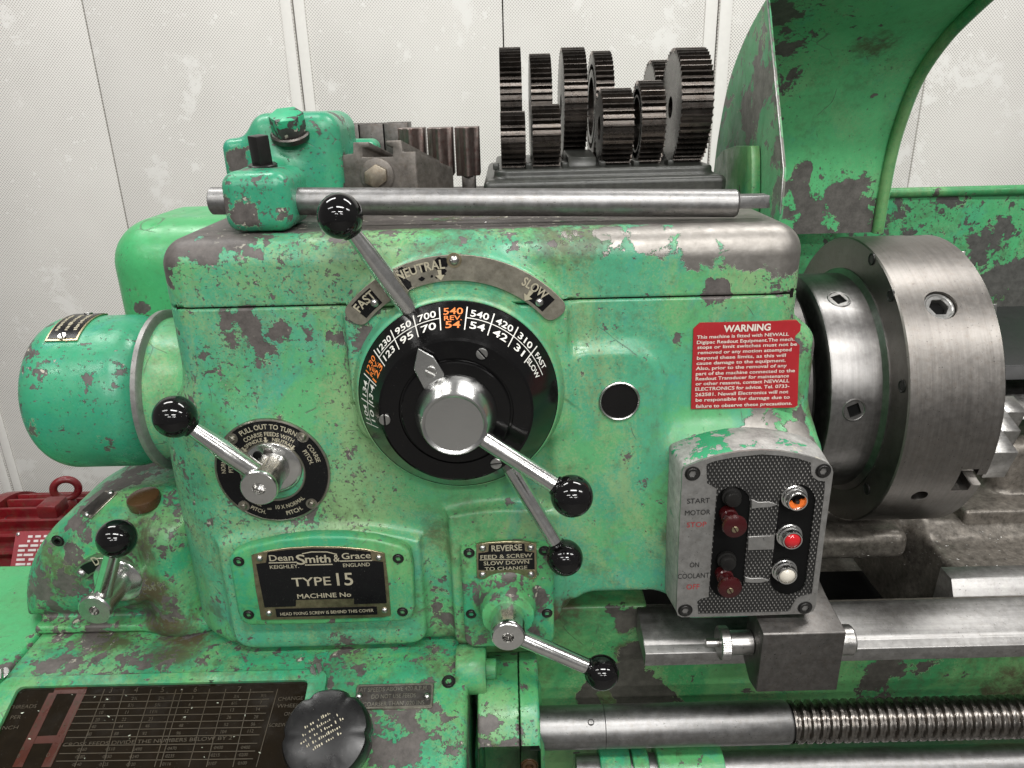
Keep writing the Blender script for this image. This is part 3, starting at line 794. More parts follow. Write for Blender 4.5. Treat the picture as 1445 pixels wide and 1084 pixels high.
def belt(p):
    return rbox(p, (b0.x, 0.20, -0.10), (-0.295, 0.40, b1.z), 0.055)
casting('belt_cover', belt, (b0.x - 0.012, 0.185, -0.115), (-0.285, 0.415, b1.z + 0.012), 0.005, 'green_plain', lathe, [blob(190, 440, .2, 30, w0=.4)])

# ---- bed
bx0 = PY(908, 900, -0.01).x
yr, ys, ye, yf = 0.030, -0.010, -0.014, -0.024
prof = [(0.30, -0.60), (-0.02, -0.60)]
zr = PY(1000, 858, yr).z; zs = PY(1000, 900, ys).z; zf = PY(1000, 921, yf).z; zl = PY(1000, 938, yf).z
vway = [(yr + 0.020, zl), (yf, zl), (yf, zf), (ye - 0.0005, zf + 0.0035), (ye, zs - 0.003), (ys, zs), (yr - 0.001, zr), (yr + 0.006, zr), (yr + 0.020, zr - 0.014)]
YZ = Plane((bx0, 0, 0), (0, 1, 0), (0, 0, 1))
mb = MB(); mb.prism(vway, YZ, 0.0, 1.1 - bx0); mb.build('front_vee_way', 'steel_ground', lathe, bevel=0.0008)
def bedf(p):
    x, y, z = p
    d = rbox(p, (-0.30, 0.034, -0.75), (1.15, 0.062, zl + 0.006), 0.004)
    up = rbox(p, (-0.30, 0.034, -0.60), (bx0 + 0.012, 0.40, -0.2790), 0.004)
    return np.minimum(d, up)
BW = [blob(*q[:4], w0=q[4], w2=q[5]) for q in [(885, 880, .035, 26, .9, 1.0), (890, 920, .035, 28, 1, 1.0), (880, 950, .035, 30, .9, 1), (900, 985, .035, 50, .9, .9), (850, 985, .035, 50, .6, .8), (860, 870, .035, 26, .6, .3), (855, 910, .035, 16, .7, .2),
      (800, 868, .035, 40, .2, .9), (1250, 960, .035, 60, .5, .4), (1330, 955, .035, 60, .3, .3), (720, 945, .035, 50, .1, 1.0), (1420, 975, .035, 50, .3, 1.0)]]
casting('bed_casting', bedf, (-0.05, 0.02, -0.56), (0.80, 0.12, -0.25), 0.0036, 'green_bed', lathe, BW)
mb = MB(); mb.box((-0.50, 0.125, -1.10), (0.30, 0.48, -0.56)); mb.build('pedestal', 'green_bed', lathe, bevel=0.01)
mb = MB(); mb.box((-0.30, 0.066, -0.56), (1.15, 0.48, -0.44)); mb.build('bed_web', 'bed_iron', lathe)
# inside the bed: bridge under the chuck, chip opening and the inner way
mb = MB(); mb.box((bx0 + 0.002, yr + 0.012, zl + 0.004), (1.1, 0.062, zr - 0.016)); mb.build('front_bed_wall', 'bed_iron', lathe, bevel=0.004)
def bridge(p):
    x, y, z = p
    d = rbox(p, (0.17, 0.158, -0.316), (0.500, 0.46, -0.276), 0.014)
    d = smin(d, rbox(p, (0.17, 0.205, -0.316), (0.530, 0.46, -0.258), 0.012), 0.012)
    e = rbox(p, (0.527, 0.096, -0.44), (1.2, 0.46, -0.2925), 0.006)
    e = smin(e, rbox(p, (0.527, 0.185, -0.44), (1.2, 0.46, -0.280), 0.012), 0.03)
    d = smin(d, e, 0.030)
    return d + 0.0006 * np.sin(x * 90 + 2 * np.sin(y * 60)) * np.sin(y * 80 + z * 50)
casting('bed_bridge', bridge, (0.16, 0.085, -0.43), (0.90, 0.44, -0.245), 0.0040, 'bed_iron', lathe)
ix = 0.510
mb = MB(); mb.prism([(0.052, -0.36), (0.058, -0.318), (0.068, -0.3115), (0.073, -0.3100), (0.084, -0.2905), (0.108, -0.2900), (0.112, -0.36)], Plane((ix, 0, 0), (0, 1, 0), (0, 0, 1)), 0.0, 0.6)
mb.build('inner_way', 'steel_ground', lathe, bevel=0.0015)
mb = MB(); mb.lathe([(0, -0.002), (0.020, -0.002), (0.020, 0.0012), (0, 0.0012)], (PY(1440, 838, 0.066).x, 0.0655, -0.326), (0, -0.85, 0.5), 32); mb.build('painted_hole', 'black_hole', lathe)  # black disc on the way's face, painting the dark of a hole
mb = MB(); mb.box((0.16, 0.064, -0.46), (0.60, 0.30, -0.43)); mb.build('opening_shade', 'black_hole', lathe)  # black slab added low in the bed opening, its shade put into the colour
mb = MB(); mb.prism([(0.395, -0.30), (0.395, zr + 0.025), (0.405, zr + 0.035), (0.46, zr + 0.035), (0.47, -0.30)], Plane((0.42, 0, 0), (0, 1, 0), (0, 0, 1)), 0.0, 0.7)
mb.build('rear_way', 'steel_ground', lathe, bevel=0.002)
from mathutils.geometry import tessellate_polygon
def holed(mb, outer, holes, pl, h0, h1):
    """flat plate with openings"""
    loops = [outer] + holes
    pts = [p for l in loops for p in l]
    tri = tessellate_polygon([[Vector((a, b, 0)) for a, b in l] for l in loops])
    n = len(pts)
    vs = [pl.pt(a, b, h1) for a, b in pts] + [pl.pt(a, b, h0) for a, b in pts]
    fs = [tuple(t) for t in tri] + [tuple(i + n for i in reversed(t)) for t in tri]
    k = 0
    for l in loops:
        m = len(l)
        fs += [(k + i, k + (i + 1) % m, k + (i + 1) % m + n, k + i + n) for i in range(m)]
        k += m
    return mb.add(vs, fs)
def bool_cut(o, cutters):
    for c in cutters:
        md = o.modifiers.new('cut', 'BOOLEAN'); md.operation = 'DIFFERENCE'; md.object = c; md.solver = 'EXACT'
    dg = bpy.context.evaluated_depsgraph_get()
    me = bpy.data.meshes.new_from_object(o.evaluated_get(dg))
    o.modifiers.clear(); o.data = me
    for c in cutters: bpy.data.objects.remove(c)
    me.polygons.foreach_set('use_smooth', [True] * len(me.polygons)); me.set_sharp_from_angle(angle=math.radians(30))
    return o
NEG_Y = Vector((0, -1, 0))

# ---------------------------------------------------------------- speed dial
FP = front(-0.0132)
mb = MB(); mb.lathe([(0.05, 0.010), (0.0965, 0.010), (0.0960, 0.016), (0.0925, 0.021), (0.0912, 0.0280), (0.0900, 0.0292), (0.05, 0.0292)], (DX, 0, DZ), NEG_Y, 96)
ring = mb.build('dial_ring', 'green', lathe)
R1, Y1, R2, Y2 = 0.0885, 0.0300, 0.0650, 0.0625
SL = math.hypot(R1 - R2, Y2 - Y1)
mb = MB(); mb.lathe([(0.05, Y1 - 0.002), (R1 + 0.0008, Y1 - 0.002), (R1 + 0.0008, Y1 - 0.0005), (R1, Y1), (R2 + 0.0012, Y2 - 0.0008), (R2 - 0.001, Y2 + 0.0005),
                     (0.0490, Y2 + 0.0005), (0.0485, Y2 - 0.001), (0.0470, Y2 - 0.001), (0.0465, Y2 + 0.003), (0.0455, Y2 + 0.0040), (0.030, Y2 + 0.0040)], (DX, 0, DZ), NEG_Y, 120)
dial = mb.build('speed_dial', 'black_gloss', lathe, sharp=22)
def cone(q, s, lift=0.0005):
    k = s / SL; r = R1 + (R2 - R1) * k; y = Y1 + (Y2 - Y1) * k
    r += lift * (Y2 - Y1) / SL; y += lift * (R1 - R2) / SL
    return Vector((DX + r * math.sin(q), -y, DZ + r * math.cos(q)))
STEP = math.radians(15.9)
def dial_text(mb, s, i, sc, h, space=1.08, dq=0.0):
    q0 = i * STEP + dq; v, f = glyphs(s, 0.012)
    x0 = min(p[0] for p in v); x1 = max(p[0] for p in v); k = h / 0.7
    rm = R1 + (R2 - R1) * sc / SL
    mb.add([cone(q0 + (x - (x0 + x1) / 2) * k * space / rm, sc - (y - 0.35) * k) for x, y in v], f)
def dial_line(mb, q, s0, s1, w):
    rm = 0.076; a = w / rm / 2; n = 4
    vs = []
    for j in range(n + 1):
        t0 = s0 + (s1 - s0) * j / n; vs += [cone(q - a, t0), cone(q + a, t0)]
    mb.add(vs, [(2 * j, 2 * j + 1, 2 * j + 3, 2 * j + 2) for j in range(n)])
def dial_arc(mb, q0, q1, s, w):
    vs = []
    for j in range(9):
        a = q0 + (q1 - q0) * j / 8; vs += [cone(a, s - w / 2), cone(a, s + w / 2)]
    mb.add(vs, [(2 * j, 2 * j + 2, 2 * j + 3, 2 * j + 1) for j in range(8)])
wh, og = Words(), Words()
rows = {-6: ('104', '10'), -5: ('134', '13·4'), -3: ('1230', '123'), -2: ('950', '95'), -1: ('700', '70'), 1: ('540', '54'), 2: ('420', '42'), 3: ('310', '31'), 4: ('FAST', 'SLOW')}
S1, S2, SM = 0.0115, 0.0240, 0.0172
for i, (a, b) in rows.items():
    tw = 0.92 if i == 4 else 1.10
    dial_text(wh, a, i, S1, 0.0070 if i != 4 else 0.0058, (0.85 if i == 4 else (tw if len(a) < 4 else 0.95)))
    dial_text(wh, b, i, S2, 0.0074 if i != 4 else 0.0058, (0.80 if i == 4 else (1.3 if len(b) < 3 else 1.0)))
    dial_arc(wh, (i - 0.5) * STEP, (i + 0.5) * STEP, SM, 0.0008)
for i in (0, -4):
    for s_, sc, h, w in ((('540' if i == 0 else '1230'), 0.0105, 0.0070, 1.15 if i == 0 else 0.9), ('REV.', 0.0178, 0.0048, 1.2), (('54' if i == 0 else '123'), 0.0248, 0.0072, 1.3)):
        dial_text(og, s_, i, sc, h, w)
for k in (-6.5, -5.5, -4.5, -3.5, -2.5, -1.5, -0.5, 0.5, 1.5, 2.5, 3.5):
    dial_line(wh, k * STEP, 0.0055, 0.0300, 0.0009)
wh.build('white_lettering', 'white_ink', dial, sharp=None)
og.build('orange_lettering', 'orange_ink', dial, sharp=None)
for px, py, an in ((680, 499, 40), (543, 592, 0), (700, 654, 95)):
    c = PY(px, py, -(Y2 + 0.001)); slot_screw(dial, c, NEG_Y, 0.0049, an)
# pointer plate
pf = front(-(Y2 + 0.0045))
mb = MB(); mb.prism(pxpoly(pf, [(590, 491), (612, 503), (627, 527), (626, 541), (598, 548), (584, 520)]), pf, -0.001, 0.0016)
ptr = mb.build('dial_pointer', 'turned', lathe, bevel=0.0006, seg=1)
slot_screw(ptr, PY(608, 525, -(Y2 + 0.0062)), NEG_Y, 0.0049, 60)
# chromed hub
mb = MB(); mb.lathe([(0.020, Y2 + 0.003), (0.0345, Y2 + 0.003), (0.0350, Y2 + 0.006), (0.0280, 0.0890), (0.0268, 0.0905), (0.0252, 0.0900), (0.0240, 0.0890), (0, 0.0890)], (DX, 0, DZ), NEG_Y, 96)
hub = mb.build('dial_hub', 'turned', lathe, sharp=25)
p0 = PY(680, 618, -0.083)
lever(lathe, p0, PY(807, 700, -0.098), 0.0076, 0.0074, 0.0180, name='speed_lever')
# two-armed range lever passing behind the dial
p0 = PY(581, 440, -0.0225)
lever(lathe, p0, PY(480, 305, -0.040), 0.0088, 0.0064, 0.0183, name='range_lever')
lever(lathe, PY(700, 628, -0.030), PY(797, 787, -0.052), 0.0074, 0.0068, 0.0172, name='range_lever')

# curved plate over the dial
AP = front(-0.0145)
aRo = PY(643, 359, -0.0145).z - DZ; aRi = PY(640, 396, -0.0145).z - DZ
def sector(R0, R1_, a0, a1, n=30):
    o = [(DX + R1_ * math.sin(math.radians(a)), DZ + R1_ * math.cos(math.radians(a))) for a in np.linspace(a0, a1, n)]
    return o + [(DX + R0 * math.sin(math.radians(a)), DZ + R0 * math.cos(math.radians(a))) for a in np.linspace(a1, a0, n)]
def rounded_sector(R0, R1_, a0, a1, rc):
    rm = (R0 + R1_) / 2; da = math.degrees(rc / rm)
    o = [(R1_, a) for a in np.linspace(a0 + da, a1 - da, 30)]
    o += [(R1_ - rc * (1 - math.cos(t)), a1 - da + da * math.sin(t)) for t in np.linspace(0.3, 1.57, 5)]
    o += [(R0 + rc * (1 - math.cos(t)), a1 - da + da * math.sin(t)) for t in np.linspace(1.57, 0.3, 5)]
    o += [(R0, a) for a in np.linspace(a1 - da, a0 + da, 30)]
    o += [(R0 + rc * (1 - math.cos(t)), a0 + da - da * math.sin(t)) for t in np.linspace(0.3, 1.57, 5)]
    o += [(R1_ - rc * (1 - math.cos(t)), a0 + da - da * math.sin(t)) for t in np.linspace(1.57, 0.3, 5)]
    return [(DX + r * math.sin(math.radians(a)), DZ + r * math.cos(math.radians(a))) for r, a in o]
mb = MB(); mb.prism(rounded_sector(aRi, aRo, -53, 53, 0.009), AP, -0.001, 0.0012)
arcp = mb.build('range_plate', 'arc_plate', lathe, bevel=0.0004, seg=1)
rng = random.Random(4)
bk = Words()
bk.prism(sector(aRi + 0.003, aRo - 0.003, -47.5, -36.5, 6), AP, 0.0010, 0.0014)
bk.prism(sector(aRi + 0.003, aRo - 0.0045, 36.0, 46.0, 6), AP, 0.0010, 0.0014)
for k in range(30):
    a = rng.uniform(-27, -1); r = rng.uniform(aRi + 0.004, aRo - 0.004)
    c = (DX + r * math.sin(math.radians(a)), DZ + r * math.cos(math.radians(a))); rr = rng.uniform(0.0014, 0.0042)
    bk.prism([(c[0] + rr * rng.uniform(.5, 1.3) * math.cos(t), c[1] + rr * rng.uniform(.5, 1.1) * math.sin(t)) for t in np.linspace(0, 6.28, 9)[:-1]], AP, 0.0010, 0.0014 + 0.00001 * k)
bk.build('black_infill', 'black_enamel', arcp)
tx = Words(); rm = (aRo + aRi) / 2
text_arc(tx, 'NEUTRAL', AP, DX, DZ, rm + 0.004, -14, 0.0078, 0.0017, 0.02, w=0.044)
text_arc(tx, 'SLOW', AP, DX, DZ, rm + 0.004, 36.5, 0.0078, 0.0017, 0.02, w=0.025)
text_arc(tx, 'FAST', AP, DX, DZ, rm + 0.003, -42, 0.0078, 0.0017, 0.02, w=0.022)
def arrow(mb, R, adeg, L, lift, pl=AP, ca=None, cb=None):
    ca = DX if ca is None else ca; cb = DZ if cb is None else cb
    q = math.radians(adeg); U = (math.cos(q), -math.sin(q)); V = (math.sin(q), math.cos(q))
    pts = [(-.18, .5), (.18, .5), (.12, 0), (.42, 0), (0, -.5), (-.42, 0), (-.12, 0)]
    mb.prism([(ca + V[0] * (R + y * L) + U[0] * x * L, cb + V[1] * (R + y * L) + U[1] * x * L) for x, y in pts], pl, lift - 0.0004, lift)
arrow(tx, rm - 0.0055, -6, 0.0095, 0.0018); arrow(tx, rm - 0.0055, 36, 0.0105, 0.0018)
tx.build('lettering', 'cream_ink', arcp, sharp=None)
for px, py in ((529, 427), (641, 367), (761, 426)):
    rivet(arcp, AP, px, py, 0.0040, lift=0.001)
mb = MB(); mb.lathe([(0.0046, 0.0008), (0.0066, 0.0008), (0.0064, 0.0017), (0.0046, 0.0017)], AP.hit(641, 367), NEG_Y, 24); mb.build('rivet_ring', 'brass_old', arcp)

# ---------------------------------------------------------------- coarse feed lever and its round plate
KP = front(surf_y(385, 665) - 0.0006); kc = KP.ab(385, 665)
Rk = KP.ab(466, 665)[0] - kc[0]
mb = MB(); mb.lathe([(0.026, -0.002), (Rk, -0.002), (Rk, 0.0012), (Rk - 0.0016, 0.0016), (Rk - 0.0022, 0.0008), (0.0320, 0.0008), (0.0315, 0.0016), (0.0300, 0.0016), (0.0300, -0.001)], KP.pt(*kc), NEG_Y, 80)
fplate = mb.build('feed_plate', 'nickel', lathe)
mb = MB(); mb.lathe([(0.0321, 0.0005), (0.0321, 0.0012), (Rk - 0.0023, 0.0012), (Rk - 0.0023, 0.0005)], KP.pt(*kc), NEG_Y, 80); mb.build('black_infill', 'black_enamel', fplate)
tx = Words(); L_ = 0.0016
text_arc(tx, 'PULL OUT TO TURN', KP, kc[0], kc[1], Rk - 0.0075, 2, 0.0050, L_, 0.015, w=0.056)
text_arc(tx, 'COARSE FEEDS WITH', KP, kc[0], kc[1], Rk - 0.0150, 2, 0.0042, L_, 0.012, w=0.050)
text_arc(tx, 'SPINDLE', KP, kc[0], kc[1], Rk - 0.0205, -24, 0.0037, L_, 0.012, w=0.019)
text_arc(tx, 'NEUTRAL.', KP, kc[0], kc[1], Rk - 0.0205, 25, 0.0037, L_, 0.012, w=0.021)
text_arc(tx, 'COARSE', KP, kc[0], kc[1], Rk - 0.0085, 66, 0.0042, L_, 0.012, w=0.020)
text_arc(tx, 'PITCH.', KP, kc[0], kc[1], Rk - 0.0155, 68, 0.0042, L_, 0.012, w=0.016)
text_arc(tx, 'NORMAL', KP, kc[0], kc[1], Rk - 0.0085, -78, 0.0042, L_, 0.012, w=0.020)
text_arc(tx, 'PITCH.', KP, kc[0], kc[1], Rk - 0.0155, -78, 0.0042, L_, 0.012, w=0.016)
text_arc(tx, 'COARSE', KP, kc[0], kc[1], Rk - 0.0165, 214, 0.0040, L_, 0.012, inward=True, w=0.015)
text_arc(tx, 'PITCH.', KP, kc[0], kc[1], Rk - 0.0095, 205, 0.0042, L_, 0.012, inward=True, w=0.015)
text_px(tx, KP, '=', *[381, 717], 5, 6, lift=L_)
text_arc(tx, "10 X NORMAL", KP, kc[0], kc[1], Rk - 0.0165, 160, 0.0042, L_, 0.012, inward=True, w=0.031)
text_arc(tx, 'PITCH.', KP, kc[0], kc[1], Rk - 0.0090, 160, 0.0044, L_, 0.012, inward=True, w=0.017)
for ad in (-44, -3, 42): arrow(tx, Rk - 0.0215, ad, 0.0058, L_ + 0.0001, KP, *kc)
tx.build('lettering', 'cream_ink', fplate, sharp=None)
for ang in (-43, 43, 137, 222):
    q = math.radians(ang); c = KP.pt(kc[0] + (Rk - 0.006) * math.sin(q), kc[1] + (Rk - 0.006) * math.cos(q))
    mb = MB(); mb.lathe([(0.0058, 0.001), (0.0056, 0.0016), (0.0036, 0.0016), (0.0034, 0.0024), (0.0020, 0.0040), (0, 0.0043)], c, NEG_Y, 20); mb.build('rivet', 'nickel', fplate, sharp=40)
fc = PY(365, 690, -0.050)
ax_o = Vector((fc.x, 0, fc.z))
mb = MB(); mb.lathe([(0.0, 0.001), (0.0292, 0.001), (0.0292, 0.0045), (0.0278, 0.0070), (0.0240, 0.0085), (0.0170, 0.0092), (0.0165, 0.0105), (0.0163, 0.030), (0.0172, 0.046), (0.0172, 0.0485), (0.0160, 0.0500), (0.0060, 0.0500), (0.0052, 0.0485), (0.0050, 0.040), (0, 0.040)], ax_o, NEG_Y, 64)
fh = mb.build('feed_lever_hub', 'chrome', lathe, sharp=40)
for px, py, m_ in ((363, 643, 'black_hole'), (378, 639, 'dark_steel')):
    c = PY(px, py, -0.0098); mb = MB(); mb.lathe([(0, -0.002), (0.0042, -0.002), (0.0042, 0.0006), (0.0034, 0.0010), (0, 0.0010)], c, NEG_Y, 20); mb.build('detent_hole', m_, fh)
lever(lathe, PY(364, 668, -0.036), PY(247, 588, -0.044), 0.0092, 0.0070, 0.0188, name='feed_lever')

# ---------------------------------------------------------------- oil sight plug
c = PY(874, 566, surf_y(874, 566) - 0.0008)
mb = MB(); mb.lathe([(0.0170, -0.003), (0.0192, -0.003), (0.0192, 0.0012), (0.0182, 0.0020), (0.0172, 0.0014), (0.0168, -0.001)], c, NEG_Y, 48)
plug = mb.build('oil_sight_ring', 'zinc', lathe)
mb = MB(); mb.lathe([(0, -0.002), (0.0170, -0.002), (0.0170, -0.0006), (0.0165, -0.0002), (0, -0.0004)], c, NEG_Y, 40); mb.build('sight_glass', 'black_satin', plug)

# ---------------------------------------------------------------- name plate on its cover
CP = front(-0.0240)
cov = pxpoly(CP, [(322, 790), (328, 781), (350, 772), (395, 762), (440, 757), (485, 757), (530, 762), (565, 771), (578, 779), (583, 800), (585, 860), (581, 872), (570, 878), (460, 882), (352, 884), (341, 879), (335, 866)])
mb = MB(); mb.prism(cov, CP, -0.014, 0.0); ncov = mb.build('name_plate_cover', 'green_base', lathe, bevel=0.0035, seg=3)
pl2 = front(-0.0243)
pout = pxpoly(pl2, [(355, 783), (375, 777), (405, 772.5), (440, 770.5), (480, 771), (515, 774), (543, 780), (548, 820), (552, 868), (540, 870.5), (450, 873), (369, 874), (361, 830)])
mb = MB(); mb.prism(pout, pl2, -0.001, 0.0012); npl = mb.build('name_plate', 'brass_old', lathe, bevel=0.0003, seg=1)
bk = Words()
bk.prism(pxpoly(pl2, [(378, 778.5), (405, 775), (440, 773), (480, 773.5), (510, 776), (523, 778), (525, 790), (541, 792), (546, 850), (500, 851.5), (500, 843.5), (418, 845.5), (418, 854.5), (374, 856), (362, 795), (376, 793)]), pl2, 0.0008, 0.0016)
bk.prism(pxpoly(pl2, [(389, 858), (532, 854.5), (533, 866), (391, 869.5)]), pl2, 0.0008, 0.0016)
bk.build('black_infill', 'black_enamel', npl)
tx = Words(); k = 0.0020
text_px(tx, pl2, 'Dean', 397.5, 785.5, 8.5, 34, 0.012, k, 1); text_px(tx, pl2, 'S', 425, 788, 14, 13, 0.012, k); text_px(tx, pl2, 'mith', 449, 787, 10.5, 36, 0.02, k)
text_px(tx, pl2, '&', 475.5, 786, 10, 9, 0.012, k); text_px(tx, pl2, 'Grace', 503, 782.5, 8.5, 41, 0.012, k, 1)
def bar_px(mb, pl, x0, y0, x1, y1, w, lift):
    a, b = Vector(pl.ab(x0, y0)), Vector(pl.ab(x1, y1)); d = (b - a).normalized(); n = Vector((-d.y, d.x)) * w / 2
    mb.prism([tuple(a + n), tuple(b + n), tuple(b - n), tuple(a - n)], pl, lift - 0.0004, lift)
for q in ((380, 793, 419, 792), (431, 796, 470, 795), (479, 790.5, 526, 789.5)): bar_px(tx, pl2, *q, 0.0010, k)
bar_px(tx, pl2, 427, 780, 440, 777.5, 0.0009, k); bar_px(tx, pl2, 440, 777.5, 462, 777.5, 0.0009, k); bar_px(tx, pl2, 462, 777.5, 476, 781, 0.0009, k)
text_px(tx, pl2, 'KEIGHLEY.', 402, 798, 5, 41, 0.006, k, 1); text_px(tx, pl2, 'ENGLAND', 503.5, 795.5, 5, 38, 0.006, k, 1)
text_px(tx, pl2, 'TYPE', 440, 819, 12, 55, 0.008, k, 1); text_px(tx, pl2, '15', 487, 815.5, 17.5, 23, 0.010, k)
text_px(tx, pl2, 'MACHINE No', 458, 838.5, 6.3, 76, 0.012, k, 1); text_px(tx, pl2, 'HEAD FIXING SCREW IS BEHIND THIS COVER', 462, 862.3, 4.2, 132, 0.006, k, 1.2)
tx.build('lettering', 'cream_ink', npl, sharp=None)
for p in ((367, 787), (535, 786), (380, 864), (543, 860)): rivet(npl, pl2, *p, r=0.0033, lift=0.001)
for p in ((337, 792), (562, 788), (351, 867), (568, 863)): cap_screw(ncov, CP, *p, r=0.0050)

# ---------------------------------------------------------------- reverse gear cover
RP = front(-0.0260)
rc = PY(717, 900, -0.084)
def revcover(p):
    x, y, z = p
    a = RP.ab(650, 800)[0]; b = RP.ab(782, 800)[0]; zb = RP.ab(715, 914)[1]
    s = np.maximum(rect2(x, z, a, zb, b, zb + 0.22, 0.012), circ(x, z, (a + b) / 2, zb - 0.07, 0.192))
    d = ext2(s + 0 * y, y, -0.0260, 0.01, 0.004)
    r = np.sqrt((x - rc.x) ** 2 + (z - rc.z) ** 2)
    cn = r - (0.0255 + 0.16 * np.clip(y + 0.054, 0, 0.1)); cn = np.maximum(cn * 0.97, -0.054 - y)
    d = smin(d, cn, 0.012)
    return smax(d, -(np.maximum(r - 0.0205, -0.046 - y)), 0.002)
a = RP.ab(650, 800)[0]; b = RP.ab(782, 800)[0]; zb = RP.ab(715, 914)[1]
casting('reverse_gear_cover', revcover, (a - 0.01, -0.062, zb - 0.01), (b + 0.01, 0.004, zb + 0.135), 0.0022, 'green_base', lathe,
        [blob(*q[:4], w0=q[4], w2=q[5]) for q in [(680, 840, -.03, 26, .5, .5), (715, 822, -.05, 30, .45, .3), (755, 850, -.03, 24, .5, .5), (740, 900, -.03, 34, .4, .9), (670, 895, -.03, 30, .4, .7), (655, 830, -.02, 16, .6, .3)]])
rvp = front(-0.0275)
ctr = rvp.ab(715, 852)
pts = pxpoly(rvp, [(672, 768), (690, 765), (714, 763.5), (740, 764), (757, 767), (757.5, 814), (752, 817.5), (745, 816)])
pts += pxpoly(rvp, [(737, 811.5), (728, 808.5), (715, 807.5), (702, 808.5), (692, 811.5), (685, 816)]) + pxpoly(rvp, [(677, 817), (673, 814)])
mb = MB(); mb.prism(pts, rvp, -0.002, 0.0010); rpl = mb.build('reverse_plate', 'brass_old', lathe, bevel=0.0003, seg=1)
bk = Words(); bk.prism(pxpoly(rvp, [(690, 767.5), (714, 765.8), (740, 766.5), (741, 777), (754, 779), (754.5, 802.5), (675, 803.5), (675, 780), (689, 778)]), rvp, 0.0006, 0.0013); bk.build('black_infill', 'black_enamel', rpl)
tx = Words(); k = 0.0017
text_px(tx, rvp, 'REVERSE', 715, 771.8, 8.3, 43, 0.02, k, 1); text_px(tx, rvp, 'FEED & SCREW', 714.5, 783.6, 5.4, 73, 0.010, k, 1)
bar_px(tx, rvp, 677, 789, 751, 787.8, 0.0006, k)
text_px(tx, rvp, 'SLOW DOWN', 714.5, 792.6, 5.4, 64, 0.010, k, 1); text_px(tx, rvp, 'TO CHANGE', 714, 800.6, 5.0, 60, 0.010, k, 1)
tx.build('lettering', 'cream_ink', rpl, sharp=None)
for p in ((681, 772.5), (749, 772), (681, 810), (749.5, 809.5)): rivet(rpl, rvp, *p, r=0.0036, lift=0.0008)
for p in ((662, 780), (768, 777), (665, 866), (772, 865)): cap_screw(lathe, RP, *p, r=0.0050)
mb = MB(); mb.lathe([(0.0, 0.040), (0.0185, 0.040), (0.0182, 0.0475), (0.0166, 0.0490), (0.0166, 0.0780), (0.0160, 0.0825), (0.0145, 0.0840), (0.0055, 0.0840), (0.0048, 0.082), (0.0046, 0.072), (0, 0.072)], (rc.x, 0, rc.z), NEG_Y, 56)
mb.build('reverse_lever_hub', 'chrome', lathe, sharp=40)
lever(lathe, PY(733, 899, -0.072), PY(849, 949, -0.076), 0.0080, 0.0074, 0.0168, name='reverse_lever')

# ---------------------------------------------------------------- direction lever on the rounded housing
lc = PY(133, 862, -0.030)
mb = MB(); mb.lathe([(0, -0.024), (0.0255, -0.024), (0.0255, -0.0195), (0.0235, -0.0180), (0.0150, -0.0170), (0.0145, -0.014), (0.0145, 0.020), (0.0165, 0.0265), (0.0165, 0.0290), (0.0152, 0.0303), (0.0052, 0.0303), (0.0047, 0.029), (0.0045, 0.020), (0, 0.020)], (lc.x, 0, lc.z), NEG_Y, 56)
mb.build('direction_lever_hub', 'chrome', lathe, sharp=40)
lever(lathe, PY(143, 848, -0.016), PY(165, 760, -0.026), 0.0088, 0.0078, 0.0185, name='direction_lever')
dp = front(min(sdf_hit(dome, 122, 799).y, sdf_hit(dome, 187, 797).y, sdf_hit(dome, 155, 783).y) - 0.0012)
dc = dp.ab(158, 838)
def band(a0, a1, R0, R1_, n=14):
    o = [(dc[0] + R1_ * math.sin(math.radians(t)), dc[1] + R1_ * math.cos(math.radians(t))) for t in np.linspace(a0, a1, n)]
    return o + [(dc[0] + R0 * math.sin(math.radians(t)), dc[1] + R0 * math.cos(math.radians(t))) for t in np.linspace(a1, a0, n)]
mb = MB(); mb.prism(band(-50, 47, 0.030, 0.046), dp, -0.016, 0.0012); dpl = mb.build('direction_plate', 'nickel', lathe, bevel=0.0004, seg=1)
bk = Words(); bk.prism(band(-36, -8, 0.032, 0.044), dp, 0.0008, 0.0016); bk.prism(band(10, 32, 0.032, 0.044), dp, 0.0008, 0.0016); bk.build('black_infill', 'black_enamel', dpl)
tx = Words(); text_px(tx, dp, 'D', 136, 790, 12, 9, 0.01, 0.002, 20); tx.build('lettering', 'cream_ink', dpl, sharp=None)
for an in (-43, 40):
    q = math.radians(an); c = dp.pt(dc[0] + 0.038 * math.sin(q), dc[1] + 0.038 * math.cos(q)); mb = MB(); mb.lathe([(0.005, 0.001), (0.0044, 0.003), (0.0024, 0.0045), (0, 0.0048)], c, NEG_Y, 18); mb.build('rivet', 'zinc', dpl, sharp=60)
for p in ((82, 763), (220, 757)): cap_screw(lathe, front(0.0353), *p, r=0.0062)
